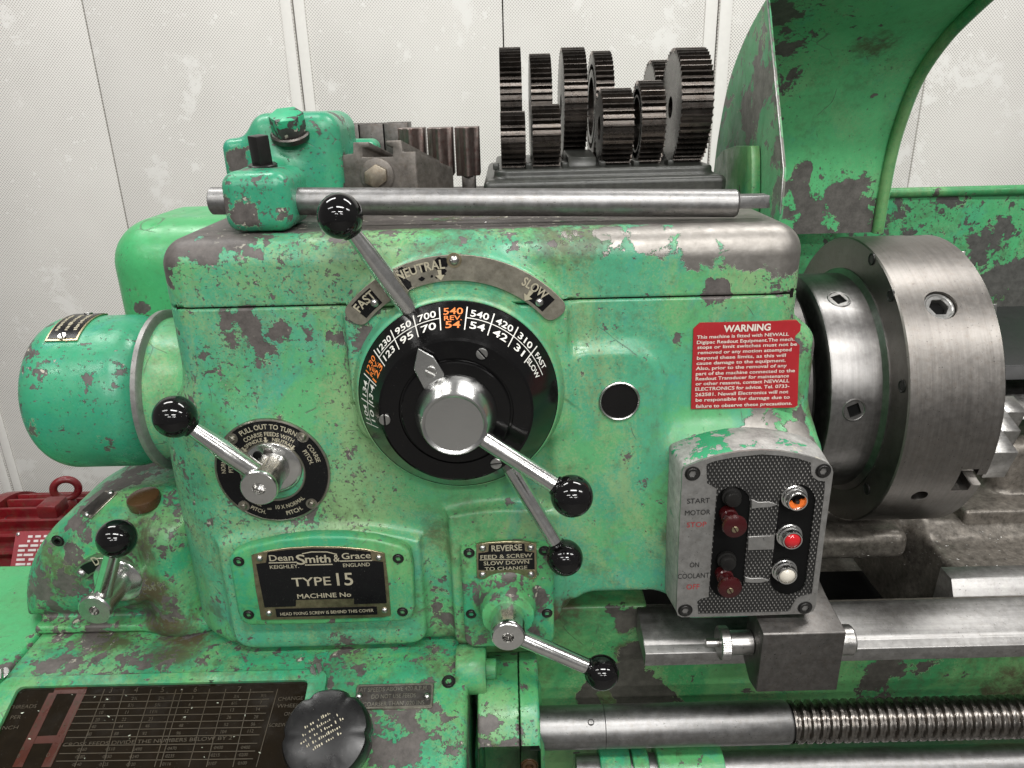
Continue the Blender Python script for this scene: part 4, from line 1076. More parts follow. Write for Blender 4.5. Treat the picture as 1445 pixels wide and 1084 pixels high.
# filler cap and label strip on the rounded top
c = sdf_hit(dome, 204, 709)
mb = MB(); mb.lathe([(0.012, -0.010), (0.0165, -0.008), (0.0172, -0.001), (0.0165, 0.0025), (0.0140, 0.0040), (0, 0.0048)], c + Vector((0, 0, 0.005)), Vector((-0.05, -0.16, 1)).normalized(), 40); mb.build('filler_cap', 'brown_cap', lathe)
def dome_n(p):
    g = []
    for d in range(3):
        a = [np.array([p[k] + (0.001 if k == d else 0)]) for k in range(3)]; b = [np.array([p[k] - (0.001 if k == d else 0)]) for k in range(3)]
        g.append(float(dome(a)[0] - dome(b)[0]))
    return Vector(g).normalized()
def strip(l0, l1, r0, r1, h0, h1, n=8):
    vs = []
    for h in (h0, h1):
        for i in range(n + 1):
            t = i / n
            for a, b in ((l0, l1), (r0, r1)):
                q = sdf_hit(dome, a[0] + (b[0] - a[0]) * t, a[1] + (b[1] - a[1]) * t); vs.append(q + dome_n(q) * h)
    m = 2 * (n + 1); fs = []
    for h in (0, m): fs += [(h + 2 * i, h + 2 * i + 1, h + 2 * i + 3, h + 2 * i + 2) for i in range(n)]
    for e in (0, 1): fs += [(2 * i + e, 2 * i + 2 + e, m + 2 * i + 2 + e, m + 2 * i + e) for i in range(n)]
    fs += [(0, 1, m + 1, m), (m - 2, m - 1, 2 * m - 1, 2 * m - 2)]
    mb = MB(); mb.add(vs, fs); return mb
lp = strip((113, 725), (150, 694), (129, 733), (167, 696), -0.001, 0.0016).build('label_strip', 'nickel', lathe, bevel=0.0003, seg=1)
strip((118, 721.5), (148, 696), (131, 727), (162, 699), 0.001, 0.0022).build('dark_infill', 'dark_steel', lp)
for px, py in ((124, 727), (157, 696.5)):
    q = sdf_hit(dome, px, py); n_ = dome_n(q); mb = MB(); mb.lathe([(0.0034, 0.0012), (0.003, 0.0030), (0, 0.0040)], q, n_, 14); mb.build('rivet', 'zinc', lp, sharp=60)

# label wrapped round the drum cover
def on_drum(px, py):
    d = ray(px, py); t = 0.5
    while t < 1.6:
        p = CAM + d * t
        if math.hypot(p.y - 0.10, p.z - CZ) < CR: return p
        t += 0.0008
    return CAM + d * 0.8
c0 = on_drum(91, 474); q1 = math.degrees(math.atan2(-(c0.y - 0.10), c0.z - CZ))
xa, xb = c0.x - 0.016, c0.x + 0.016
def wrap(a0, a1, x0, x1, r0, r1, n=16):
    mb = MB(); vs = []
    for rr in (r0, r1):
        for i in range(n + 1):
            t = math.radians(a0 + (a1 - a0) * i / n)
            for x in (x0, x1): vs.append((x, 0.10 - (CR + rr) * math.sin(t), CZ + (CR + rr) * math.cos(t)))
    m = 2 * (n + 1); fs = []
    for h in (0, m): fs += [(h + 2 * i, h + 2 * i + 1, h + 2 * i + 3, h + 2 * i + 2) for i in range(n)]
    for e in (0, 1): fs += [(2 * i + e, 2 * i + 2 + e, m + 2 * i + 2 + e, m + 2 * i + e) for i in range(n)]
    fs += [(0, 1, m + 1, m), (m - 2, m - 1, 2 * m - 1, 2 * m - 2)]
    return mb.add(vs, fs)
dl = wrap(q1 + 6, q1 - 42, xa, xb, -0.001, 0.0018).build('drum_label', 'brass_old', lathe, bevel=0.0003, seg=1)
wrap(q1 + 4, q1 - 40, xa + 0.002, xb - 0.002, 0.0012, 0.0022).build('black_infill', 'black_enamel', dl)
rng = random.Random(9)
tx = Words()
for col_ in range(3):                                   # rows of worn, unreadable lettering
    aa = q1 - 4
    while aa > q1 - 28:
        da = rng.uniform(0.8, 1.5); xx = c0.x - 0.009 + col_ * 0.009
        w_ = wrap(aa, aa - da, xx - rng.uniform(0.0012, 0.0022), xx + rng.uniform(0.0008, 0.002), 0.0020, 0.0025, 1); tx.add(w_.v, w_.f); aa -= da + rng.uniform(0.5, 1.2)
tx.build('worn_lettering', 'cream_ink', dl, sharp=None)
for e in (2, -36):
    t = math.radians(q1 + e); n_ = Vector((0, -math.sin(t), math.cos(t)))
    slot_screw(dl, Vector((c0.x, 0.10, CZ)) + n_ * (CR + 0.0022), n_, 0.0042, 30)
# ---------------------------------------------------------------- switch box with push buttons
YB = -0.056
SP = front(YB)
S = 3.873
def sp(x, y): return (930 + x / S, 600 + y / S)
outl = [sp(*q) for q in [(128, 250), (140, 230), (230, 195), (330, 165), (440, 145), (560, 136), (660, 142), (760, 158), (850, 180), (915, 205), (945, 228), (952, 260), (900, 640), (858, 985), (845, 1015), (815, 1030), (460, 1043), (125, 1050), (102, 1040), (95, 1015), (108, 640)]]
o2 = pxpoly(SP, outl)
mb = MB()
n = len(o2)
cen = (sum(a for a, b in o2) / n, sum(b for a, b in o2) / n)
big = [(cen[0] + (a - cen[0]) * 1.045, cen[1] + (b - cen[1]) * 1.03) for a, b in o2]
vs = [SP.pt(a, b, -0.003) for a, b in o2] + [SP.pt(a, b, -0.034) for a, b in big] + [SP.pt(a, b, -0.046) for a, b in big]
fs = [tuple(range(n))] + [(i, (i + 1) % n, (i + 1) % n + n, i + n) for i in range(n)] + [(i + n, (i + 1) % n + n, (i + 1) % n + 2 * n, i + 2 * n) for i in range(n)] + [tuple(range(3 * n - 1, 2 * n - 1, -1))]
mb.add(vs, fs)
box = mb.build('switch_box', 'alu_flaked', lathe, bevel=0.0015, attr=None)
kn = [sp(*q) for q in [(262, 320), (258, 215), (300, 198), (400, 177), (560, 160), (680, 168), (760, 182), (830, 205), (832, 262), (845, 288), (870, 303), (908, 308), (905, 360), (835, 925), (790, 935), (752, 950), (728, 985), (715, 1015), (700, 1022), (215, 1034), (208, 965), (230, 948), (270, 940), (290, 640), (315, 350)]]
k2 = pxpoly(SP, kn)
mb = MB(); holed(mb, o2, [k2], SP, -0.003, 0.0); fr = mb.build('panel_frame', 'cast_alu', box, bevel=0.0)
def slot(x0, x1, y0, y1, sh):
    """upright slot with round ends, px in the crop; sh = drift to the left towards the foot"""
    r = (x1 - x0) / 2; o = []
    for t in np.linspace(180, 0, 9): o.append((x0 + r + r * math.cos(math.radians(t)), y0 + r - r * math.sin(math.radians(t)) * 0.9))
    for t in np.linspace(0, -180, 9): o.append((x0 + r - sh + r * math.cos(math.radians(t)), y1 - r - r * math.sin(math.radians(t)) * 0.9))
    return pxpoly(SP, [sp(*q) for q in o])
s1, s2 = slot(315, 500, 330, 960, 36), slot(660, 858, 315, 945, 52)
mb = MB(); holed(mb, k2, [s1, s2], SP, -0.010, -0.0012); mb.build('knurled_plate', 'knurl', box)
for s_ in (s1, s2):
    c = (sum(a for a, b in s_) / len(s_), sum(b for a, b in s_) / len(s_))
    mb = MB(); mb.prism([(c[0] + (a - c[0]) * 1.03, c[1] + (b - c[1]) * 1.02) for a, b in s_], SP, -0.012, -0.0028 ); mb.build('slot_floor', 'black_hole', box)
for pts in ([(505, 405), (545, 422), (600, 418), (650, 435), (600, 450), (545, 452), (505, 458)], [(488, 610), (632, 602), (628, 680), (484, 684)], [(470, 830), (505, 838), (560, 835), (605, 848), (560, 862), (500, 862), (468, 858)]):
    mb = MB(); mb.prism(pxpoly(SP, [sp(*q) for q in pts]), SP, -0.003, 0.0003); mb.build('panel_rib', 'cast_alu', box, bevel=0.0004, seg=1)
for q in ((183, 265), (897, 250), (143, 1012), (797, 997)): cap_screw(box, SP, *sp(*q), r=0.0064, lift=0.0002)
tx = Words()
for s_, q, w_ in (('START', (215, 412), 124), ('MOTOR', (211, 476), 138), ('ON', (193, 762), 50), ('COOLANT', (188, 822), 172)):
    text_px(tx, SP, s_, *sp(*q), 27 / S, w_ / S, 0.0, 0.0005, 1.5)
tx.build('lettering', 'dark_ink', box)
tx = Words()
for s_, q, w_ in (('STOP', (205, 542), 106), ('OFF', (185, 882), 70)):
    text_px(tx, SP, s_, *sp(*q), 27 / S, w_ / S, 0.0, 0.0005, 1.5)
tx.build('red_lettering', 'red_ink', box)
def lathe_at(px, py, Y, prof, mat, name, parent, n=36, sharp=35):
    c = PY(px, py, Y); mb = MB(); mb.lathe(prof, c, NEG_Y, n); return mb.build(name, mat, parent, sharp=sharp)
for q in ((410, 415), (382, 765)):
    o = lathe_at(*sp(*q), YB - 0.009, [(0.0088, -0.010), (0.0088, -0.0065), (0.0072, -0.006), (0.0072, -0.0012), (0.0064, 0.0), (0, 0.0002)], 'button_black', 'black_button', box)
for q in ((415, 556), (388, 890)):
    c = PY(*sp(*q), YB - 0.024)
    mb = MB(); mb.lathe([(0.0078, -0.024), (0.0078, -0.016), (0.0066, -0.015), (0.0066, -0.006), (0.0100, -0.004), (0.0111, -0.0015), (0.0104, 0.0010), (0.0070, 0.0026), (0, 0.0032)], c, NEG_Y, 40)
    o = mb.build('mushroom_button', 'button_red', box)
    slot_screw(o, PY(*sp(q[0], q[1] + 14), YB - 0.0272), NEG_Y, 0.0030, 30, 'brass_old')
for i, q in enumerate(((758, 420), (730, 632), (702, 825))):
    c = PY(*sp(*q), YB - 0.010)
    mb = MB(); mb.lathe([(0.0118, -0.012), (0.0118, -0.0085), (0.0108, -0.0080), (0.0108, -0.005), (0.0096, -0.0045), (0.0095, -0.0010), (0.0088, 0.0006), (0.0078, 0.0006), (0.0072, -0.0012), (0.0070, -0.004)], c, NEG_Y, 44)
    bz = mb.build('pilot_light_bezel', 'chrome', box)
    mb = MB()
    if i == 0:
        mb.lathe([(0, -0.0060), (0.0072, -0.0060), (0.0072, -0.0050), (0.0, -0.0050)], c, NEG_Y, 30); mb.build('lamp_socket', 'black_hole', bz)
        pl = Plane(c + Vector((0, 0.003, 0)), (1, 0, 0), (0, 0, 1)); mb = MB()
        mb.prism([(0.0071 * math.cos(math.radians(t)), 0.0071 * math.sin(math.radians(t))) for t in np.linspace(200, 365, 16)] + [(0.0040, 0.0008), (0.0012, -0.0030), (-0.0018, -0.0032), (-0.0040, -0.0005)], pl, -0.001, 0.0012); mb.build('broken_lens', 'lens_orange', bz)
        mb = MB(); mb.box(tuple(c + Vector((-0.0016, -0.001, -0.0018))), tuple(c + Vector((0.0016, 0.004, 0.0014)))); mb.build('lamp_holder', 'dark_steel', bz, bevel=0.0004)
    else:
        mb.lathe([(0.0074, -0.002), (0.0070, 0.0002), (0.0052, 0.0018), (0.0026, 0.0027), (0, 0.0030)], c, NEG_Y, 30); mb.build('lens', 'lens_red' if i == 1 else 'lens_white', bz)

# ---------------------------------------------------------------- red warning sign
WY = min(surf_y(1000, 470), surf_y(1110, 470), surf_y(1000, 560), surf_y(1110, 560)) - 0.0010
WP = front(WY)
mb = MB(); mb.prism(pxpoly(WP, [(987.5, 455.6), (1125, 452.5), (1129.8, 458), (1129, 467), (1122, 474), (1120.5, 480), (1128, 487), (1125, 572), (1120, 575), (975, 577), (978.5, 464)]), WP, -0.003, 0.0006)
sign = mb.build('warning_sign', 'sign_red', lathe)
tx = Words()
text_px(tx, WP, 'WARNING', 1054, 462.3, 9.3, 66, 0.03, 0.001, 1)
lines = ['This machine is fitted with NEWALL', 'Digipac Readout Equipment.The mech.', 'stops or limit switches must not be', 'removed or any motion attempted', 'beyond these limits, as this will', 'cause damage to the equipment.',
         'Also, prior to the removal of any', 'part of the machine connected to the', 'Readout Transducer for maintenance', 'or other reasons, contact NEWALL', 'ELECTRONICS for advice. Tel. 0733-', '262581. Newall Electronics will not', 'be responsible for damage due to', 'failure to observe these precautions.']
ysl = [183, 208, 232, 258, 285, 310, 335, 360, 385, 409, 435, 462, 488, 518]
xr = [1213, 1240, 1252, 1225, 1198, 1197, 1203, 1242, 1213, 1215, 1215, 1210, 1217, 1228]
xl = [768, 768, 770, 773, 768, 766, 763, 763, 762, 762, 760, 760, 762, 762]
for s_, y, a, b in zip(lines, ysl, xl, xr):
    text_px(tx, WP, s_, 760 + (a + b) / 2 / 3.44, 420 + y / 3.44, 4.6, (b - a) / 3.44, 0.014, 0.001, 0.6)
tx.build('lettering', 'sign_ink', sign)

# ---------------------------------------------------------------- screw-cutting chart
def gab(px, py): return GP.ab(px, py)
Z2 = 3.284
def ch(x, y): return (x / Z2, 900 + y / Z2)
ia0 = gab(30, 972)[0]; ia1 = gab(437, 964)[0]; ib1 = gab(300, 966.5)[1]; ib0 = ib1 - 0.135
fo_ = rrect(ia0 - 0.020, ib0 - 0.02, ia1 + 0.018, ib1 + 0.0105, 0.010); fi_ = rrect(ia0, ib0, ia1, ib1, 0.006)
mb = MB(); holed(mb, fo_, [fi_], GP, -0.002, 0.0065); cf = mb.build('chart_frame', 'green_base', lathe, bevel=0.0018, seg=2)
mb = MB(); mb.prism([(a, b) for a, b in rrect(ia0 - 0.002, ib0 - 0.002, ia1 + 0.002, ib1 + 0.002, 0.004)], GP, -0.001, 0.0022); chart = mb.build('feed_chart', 'chart_black', lathe)
lift = 0.0026
ln = Words()
def cl(mb, x0, y0, x1, y1, w=0.0007, l=lift): bar_px(mb, GP, *ch(x0, y0), *ch(x1, y1), w, l)
for xa_, xb_ in ((400, 235), (490, 350), (580, 480), (705, 597), (820, 720), (850, 745), (975, 878), (1050, 960), (1165, 1082), (1290, 1190)):
    cl(ln, xa_, 243, xb_, 604)
for xa_, ya, xb_, yb in ((395, 272, 1270, 256), (380, 305, 1250, 290), (365, 337, 1240, 322), (350, 370, 1235, 355), (335, 402, 1225, 388), (322, 434, 1215, 420), (310, 468, 1205, 455), (295, 506, 1195, 494), (280, 542, 1185, 530), (265, 577, 1175, 566)):
    cl(ln, xa_, ya, xb_, yb)
ln.build('ruled_line', 'gold_ink', chart)
rd = Words()
for x0, x1, xe0, xe1 in ((232, 272, 62, 108), (362, 402, 196, 240)):
    rd.prism(pxpoly(GP, [ch(x0, 262), ch(x1, 258), ch(xe1, 604), ch(xe0, 604)]), GP, lift - 0.0006, lift - 0.0001)
rd.prism(pxpoly(GP, [ch(262, 238), ch(410, 232), ch(402, 262), ch(250, 266)]), GP, lift - 0.0006, lift)
rd.prism(pxpoly(GP, [ch(178, 462), ch(310, 455), ch(296, 492), ch(160, 496)]), GP, lift - 0.0006, lift)
rd.build('red_band', 'chart_red', chart)
tx = Words()
def ct(s_, x, y, h=15, w=None): text_px(tx, GP, s_, *ch(x, y), h / Z2, (w / Z2 if w else None), 0.0, lift + 0.0002, 1.0)
for s_, x in (('3', 520), ('4', 637), ('5', 758), ('6', 910), ('7', 1112)): ct(s_, x, 248 - (x - 520) * 0.008, 24)
tbl = [[('2½', 505, 289), ('2¾', 628, 287), ('2⅞', 752, 285), ('3', 896, 283), ('3¼', 1100, 278), ('3½', 1225, 274)],
       [('5', 487, 321), ('5½', 612, 318), ('5¾', 735, 317), ('6', 884, 314), ('6½', 1090, 308), ('7', 1213, 305)],
       [('10', 475, 352), ('11', 593, 351), ('11½', 718, 348), ('12', 870, 346), ('13', 1080, 340), ('14', 1200, 337)],
       [('20', 457, 386), ('22', 580, 384), ('23', 703, 382), ('24', 855, 379), ('26', 1065, 374), ('28', 1190, 372)],
       [('40', 440, 418), ('44', 565, 416), ('46', 688, 414), ('48', 843, 412), ('52', 1052, 408), ('56', 1177, 405)],
       [('80', 420, 452), ('88', 545, 450), ('92', 675, 449), ('96', 832, 447), ('104', 1040, 441), ('112', 1165, 438)],
       [('·0560', 385, 523), ('·0510', 515, 521), ('·0490', 640, 522), ('·0470', 800, 518), ('·0430', 1015, 514), ('·0400', 1140, 513)],
       [('·0280', 375, 557), ('·0250', 500, 556), ('·0240', 625, 556), ('·0235', 790, 553), ('·0215', 1000, 549), ('·0200', 1130, 547)],
       [('·0140', 360, 592), ('·0125', 485, 592), ('·0120', 610, 592), ('·0116', 775, 590), ('·0107', 985, 588), ('·0100', 1125, 586)]]
for r_ in tbl:
    for s_, x, y in r_: ct(s_.replace('⅞', '¾'), x, y, 15)
ct('CROSS FEEDS DIVIDE THE NUMBERS BELOW BY 2', 690, 485, 17, 770)
for s_, x, y, w_ in (('CHANGE', 1350, 287, 115), ('WHEELS', 1345, 320, 115), ('ON', 1338, 358, 35), ('SCREW', 1290, 410, 80), ('THREADS', 112, 325, 125), ('PER', 80, 374, 48), ('INCH', 50, 422, 80)): ct(s_, x, y, 17, w_)
for s_, x, y in (('A', 244, 280), ('B', 226, 310), ('C', 208, 342), ('A', 190, 378), ('B', 172, 412), ('C', 154, 446), ('D', 358, 308), ('E', 305, 408), ('A', 112, 518), ('B', 94, 552), ('D', 230, 548)): ct(s_, x, y, 18)
tx.build('lettering', 'gold_ink', chart)
for px, py in ((448, 949), (9, 955)):
    slot_screw(cf, GP.hit(px, py) + GP.n * 0.0066, GP.n, 0.0062, 25)
# plate 'at speeds above...'
pa0 = gab(504, 985); q_ = [gab(508, 967), gab(613, 964), gab(609, 1000), gab(499, 1003)]
mb = MB(); mb.prism(rrect(min(q_[0][0], q_[3][0]), q_[3][1], q_[1][0], q_[0][1], 0.003), GP, -0.001, 0.0022)
sp_ = mb.build('speed_notice_plate', 'nickel', lathe, bevel=0.0006, seg=1)
mb = MB(); x0_, y0_, x1_, y1_ = min(q_[0][0], q_[3][0]) + 0.0025, q_[3][1] + 0.0025, q_[1][0] - 0.0025, q_[0][1] - 0.0025
mb.prism(rrect(x0_, y0_, x1_, y1_, 0.002), GP, 0.001, 0.0026); mb.build('dark_infill', 'dark_steel', sp_)
tx = Words()
for s_, py, w_ in (('AT SPEEDS ABOVE 420 R.P.M.', 974, 96), ('DO NOT USE FEEDS', 984, 62), ('COARSER THAN .020 INS', 994.5, 86)):
    text_px(tx, GP, s_, 556, py, 6.0, w_, 0.006, 0.0029, 0.6)
tx.build('lettering', 'nickel', sp_)
for px in (507, 603): rivet(sp_, GP, px, 984, 0.0036, lift=0.0024)
cap_screw(lathe, GP, 633, 962, r=0.0062)
cap_screw(lathe, Plane((0, 0, -0.2972), (1, 0, 0), (0, 1, 0)), 300, 960, r=0.004)

# ---------------------------------------------------------------- lobed black knob in front of the chart
kn_n = Vector((-0.05, -0.52, 0.85)).normalized()
kc0 = GP.hit(470, 1052) + GP.n * 0.055
KU = Vector((0.90, 0.05, 0.12)); KU = (KU - kn_n * KU.dot(kn_n)).normalized(); KV = kn_n.cross(KU)
KK = Plane(kc0, KU, KV)
kc0 = KK.hit(458, 1036)
KK = Plane(kc0, KU, KV)
rings = [(0.55, -0.030), (0.90, -0.026), (0.99, -0.020), (1.0, -0.010), (0.975, -0.003), (0.93, 0.0002), (0.80, 0.0018), (0.5, 0.0032), (0.2, 0.0038)]
nn = 120; KR = 0.0405
vs, fs = [], []
for rr, h in rings:
    for i in range(nn):
        t = 2 * math.pi * i / nn
        lob = 1 - 0.065 * max(0, (abs(rr) - 0.6) / 0.4) * (max(0.0, math.cos(6 * t + 0.6)) ** 6)
        vs.append(KK.pt(rr * KR * lob * math.cos(t), rr * KR * lob * math.sin(t), h))
for k in range(len(rings) - 1):
    fs += [(k * nn + i, k * nn + (i + 1) % nn, (k + 1) * nn + (i + 1) % nn, (k + 1) * nn + i) for i in range(nn)]
fs += [tuple(range(nn - 1, -1, -1)), tuple(range((len(rings) - 1) * nn, len(rings) * nn))]
mb = MB(); mb.add(vs, fs); kb = mb.build('lobed_knob', 'bakelite', lathe, sharp=40)
mb = MB(); mb.tube(kc0 - kn_n * 0.026, kc0 - kn_n * 0.085, 0.012, 0.012); mb.build('knob_stem', 'dark_steel', kb)
rng = random.Random(12)                                 # worn, unreadable lettering: flecks in five rows
tx = MB()
for r_ in range(5):
    a = -0.021 + 0.004 * abs(r_ - 2); end = 0.019 - 0.003 * abs(r_ - 2)
    while a < end:
        w_ = rng.uniform(0.0008, 0.0020)
        if rng.random() < 0.75:
            q = math.radians(22); u0, v0 = a, 0.012 - 0.0052 * r_
            def mp(u, v): return (u * math.cos(q) - v * math.sin(q), u * math.sin(q) + v * math.cos(q))
            hh = rng.uniform(0.0008, 0.0028)
            rad = math.hypot(*mp(u0, v0)) / KR; zz = 0.0042 - 0.0042 * rad ** 2 * 0.75
            tx.prism([mp(u0, v0), mp(u0 + w_ * 0.6, v0), mp(u0 + w_ * 0.6, v0 + hh), mp(u0, v0 + hh)], KK, zz - 0.0015, zz + 0.0002)
        a += w_ + 0.0006
tag(tx.build('worn_lettering', 'cream_ink', kb, sharp=None), kind='stuff')

# ---------------------------------------------------------------- lead screw, its bearing and the feed rod below
LY, LZ, LR = -0.030, -0.386, 0.0222
xs0, xs1 = 0.010, PY(1113, 1020, LY).x
mb = MB(); mb.lathe([(0, xs0), (LR, xs0), (LR, PY(852, 1020, LY).x - 0.0004), (LR - 0.0008, PY(852, 1020, LY).x), (LR, PY(852, 1020, LY).x + 0.0004), (LR, xs1 - 0.004), (LR - 0.003, xs1 + 0.001), (0, xs1 + 0.001)], (0, LY, LZ), (1, 0, 0), 64)
ls = mb.build('lead_screw', 'steel_bar', lathe)
pit = 0.0100; n = 48; stp = 10; rows = int(0.62 / pit * stp); vs, fs = [], []
for j in range(rows + 1):
    x = xs1 + j * pit / stp
    for i in range(n):
        ph = (j / stp + i / n) % 1.0
        dd = 0.0 if ph < 0.40 else (0.0038 if 0.52 < ph < 0.88 else 0.0038 * ((ph - 0.40) / 0.12 if ph <= 0.52 else (1 - ph) / 0.12))
        t = 2 * math.pi * i / n; r = LR - dd
        vs.append((x, LY - r * math.sin(t), LZ + r * math.cos(t)))
for j in range(rows):
    fs += [(j * n + i, j * n + (i + 1) % n, (j + 1) * n + (i + 1) % n, (j + 1) * n + i) for i in range(n)]
mb = MB(); mb.add(vs, fs); mb.build('thread', 'screw_thread', ls, sharp=40)
c = PY(835, 1006, LY - LR * 0.75); mb = MB(); mb.lathe([(0, -0.001), (0.0034, -0.001), (0.0034, 0.0009), (0.0026, 0.0009), (0.0024, 0.0002), (0, 0.0002)], Vector((c.x, LY - LR * 0.55, LZ + LR * 0.82)), (0, -0.55, 0.84), 20); mb.build('oil_hole', 'black_screw', ls)
def bearing(p):
    x, y, z = p
    e0, e1 = PY(672, 1010, LY - 0.05).x, PY(762, 1010, LY - 0.04).x
    d = ext2(circ(y, z, LY + 0.010, LZ - 0.004, 0.074) + 0 * x, x, e0, e1, 0.003)
    d = smin(d, rbox(p, (e0, -0.062, -0.60), (e1, 0.05, LZ), 0.004), 0.02)
    xg = PY(733, 1010, LY - 0.06).x
    gro = np.maximum(np.abs(x - xg) - 0.0010, 0.071 - np.sqrt((y - LY - 0.010) ** 2 + (z - LZ + 0.004) ** 2))
    return d
e0, e1 = PY(672, 1010, LY - 0.05).x, PY(762, 1010, LY - 0.04).x
xg = PY(733, 1010, LY - 0.06).x
BRW = [blob(*q[:4], w0=q[4], w2=q[5]) for q in [(715, 985, -.08, 30, .6, .2), (745, 1000, -.08, 20, .5, .2), (685, 1020, -.08, 26, .7, .6), (720, 1060, -.08, 30, .45, .4), (690, 1060, -.08, 30, .4, 1.0), (735, 965, -.05, 24, .5, .5)]]
casting('screw_bearing', lambda p: np.maximum(bearing(p), p[0] - (xg - 0.0006)), (e0 - 0.006, -0.085, -0.53), (xg + 0.004, 0.058, -0.30), 0.0024, 'green_base', lathe, BRW)
casting('bearing_cap', lambda p: np.maximum(bearing(p), (xg + 0.0006) - p[0]), (xg - 0.004, -0.085, -0.53), (e1 + 0.006, 0.058, -0.30), 0.0024, 'green_base', lathe, BRW)
c = PY(746, 1078, -0.064); cap_screw(lathe, front(-0.0635), 747, 1080, r=0.0085, mat='brown_cap')
c = PY(672, 948, -0.03)
mb = MB(); mb.lathe([(0, -0.022), (0.0235, -0.022), (0.0250, -0.0195), (0.0250, 0.006), (0.0235, 0.0085), (0.0105, 0.0085), (0.0105, 0.018), (0.0095, 0.019), (0, 0.019)], (c.x + 0.002, -0.026, c.z), (1, 0, 0), 48); mb.build('clutch_collar', 'green_base', lathe)
# feed rod below
fz = PY(1200, 1082, -0.035).z - 0.006; fx = PY(1020, 1075, -0.035).x
mb = MB(); mb.lathe([(0, fx - 0.16), (0.0200, fx - 0.16), (0.0200, 0.95), (0, 0.95)], (0, -0.030, fz), (1, 0, 0), 48); mb.build('feed_rod', 'steel_bar', lathe)
for x0_, x1_, rr in ((PY(846, 1070, -.03).x, PY(888, 1070, -.03).x, 0.0275), (PY(892, 1070, -.03).x, PY(914, 1070, -.03).x, 0.0255), (PY(926, 1070, -.03).x, PY(1018, 1070, -.03).x, 0.0280)):
    mb = MB(); mb.lathe([(0.019, x0_), (rr - 0.001, x0_), (rr, x0_ + 0.001), (rr, x1_ - 0.001), (rr - 0.001, x1_), (0.019, x1_)], (0, -0.030, fz), (1, 0, 0), 48); mb.build('rod_collar', 'green_base', lathe)

# ---------------------------------------------------------------- spindle nose flange
mb = MB(); mb.lathe([(0, 0.255), (0.122, 0.255), (0.122, 0.318), (0.118, 0.322), (0.06, 0.322), (0, 0.322)], (0, 0.20, -0.08), (1, 0, 0), 72); nose = mb.build('spindle_flange', 'chuck_dark', lathe)

# ---------------------------------------------------------------- chuck
CY_, CZ_, CR_ = 0.20, -0.080, 0.170
ck = thing('lathe_chuck', (0.42, CY_, CZ_ - CR_), 'big round three jaw steel chuck with key socket, mounted on the lathe spindle', 'chuck')
mb = MB(); mb.lathe([(0.055, 0.394), (CR_ - 0.0015, 0.394), (CR_, 0.3955), (CR_, 0.4895), (CR_ - 0.0015, 0.491), (0.055, 0.491), (0.055, 0.394)], (0, CY_, CZ_), (1, 0, 0), 180)
body = mb.build('chuck_body', 'chuck_steel', ck)
pj = PX(1376, 664, 0.488); aj = math.atan2(pj.z - CZ_, pj.y - CY_)
pk = None; best = 9
for i in range(3600):                                   # angle of the key socket: where the sight line meets the rim
    t = 2 * math.pi * i / 3600; q = Vector((0.437, CY_ + CR_ * math.cos(t), CZ_ + CR_ * math.sin(t)))
    v = q - CAM; u_ = CXP + FPX * v.dot(RIGHT) / v.dot(FWD); w_ = CYP - FPX * v.dot(UP) / v.dot(FWD)
    if math.cos(t) < 0 and abs(w_ - 430) < best: best = abs(w_ - 430); ak = t
cut = []
for k in range(3):
    t = aj + k * 2 * math.pi / 3; rd_ = Vector((0, math.cos(t), math.sin(t))); tg = Vector((0, -math.sin(t), math.cos(t)))
    pl = Plane(Vector((0, CY_, CZ_)), (1, 0, 0), tg)      # normal = radial (or its opposite)
    s_ = 1 if pl.n.dot(rd_) > 0 else -1
    mb = MB(); mb.prism([(0.50, -0.008), (0.50, 0.008), (0.480, 0.008), (0.480, 0.016), (0.462, 0.016), (0.462, -0.016), (0.480, -0.016), (0.480, -0.008)], pl, s_ * 0.05, s_ * 0.20)
    cut.append(mb.build('cutter', None, None, sharp=None))
    t2 = ak + k * 2 * math.pi / 3; r2 = Vector((0, math.cos(t2), math.sin(t2)))
    mb = MB(); mb.tube(Vector((0.437, CY_, CZ_)) + r2 * 0.150, Vector((0.437, CY_, CZ_)) + r2 * 0.20, 0.0165, n=40)
    cut.append(mb.build('cutter', None, None, sharp=None))
t3 = aj - 0.42; r3 = Vector((0, math.cos(t3), math.sin(t3)))
pb = PX(1297, 699, 0.432)
t3 = math.atan2(pb.z - CZ_, pb.y - CY_); r3 = Vector((0, math.cos(t3), math.sin(t3)))
mb = MB(); mb.tube(Vector((0.432, CY_, CZ_)) + r3 * 0.155, Vector((0.432, CY_, CZ_)) + r3 * 0.20, 0.0085, n=28); cut.append(mb.build('cutter', None, None, sharp=None))
bool_cut(body, cut)
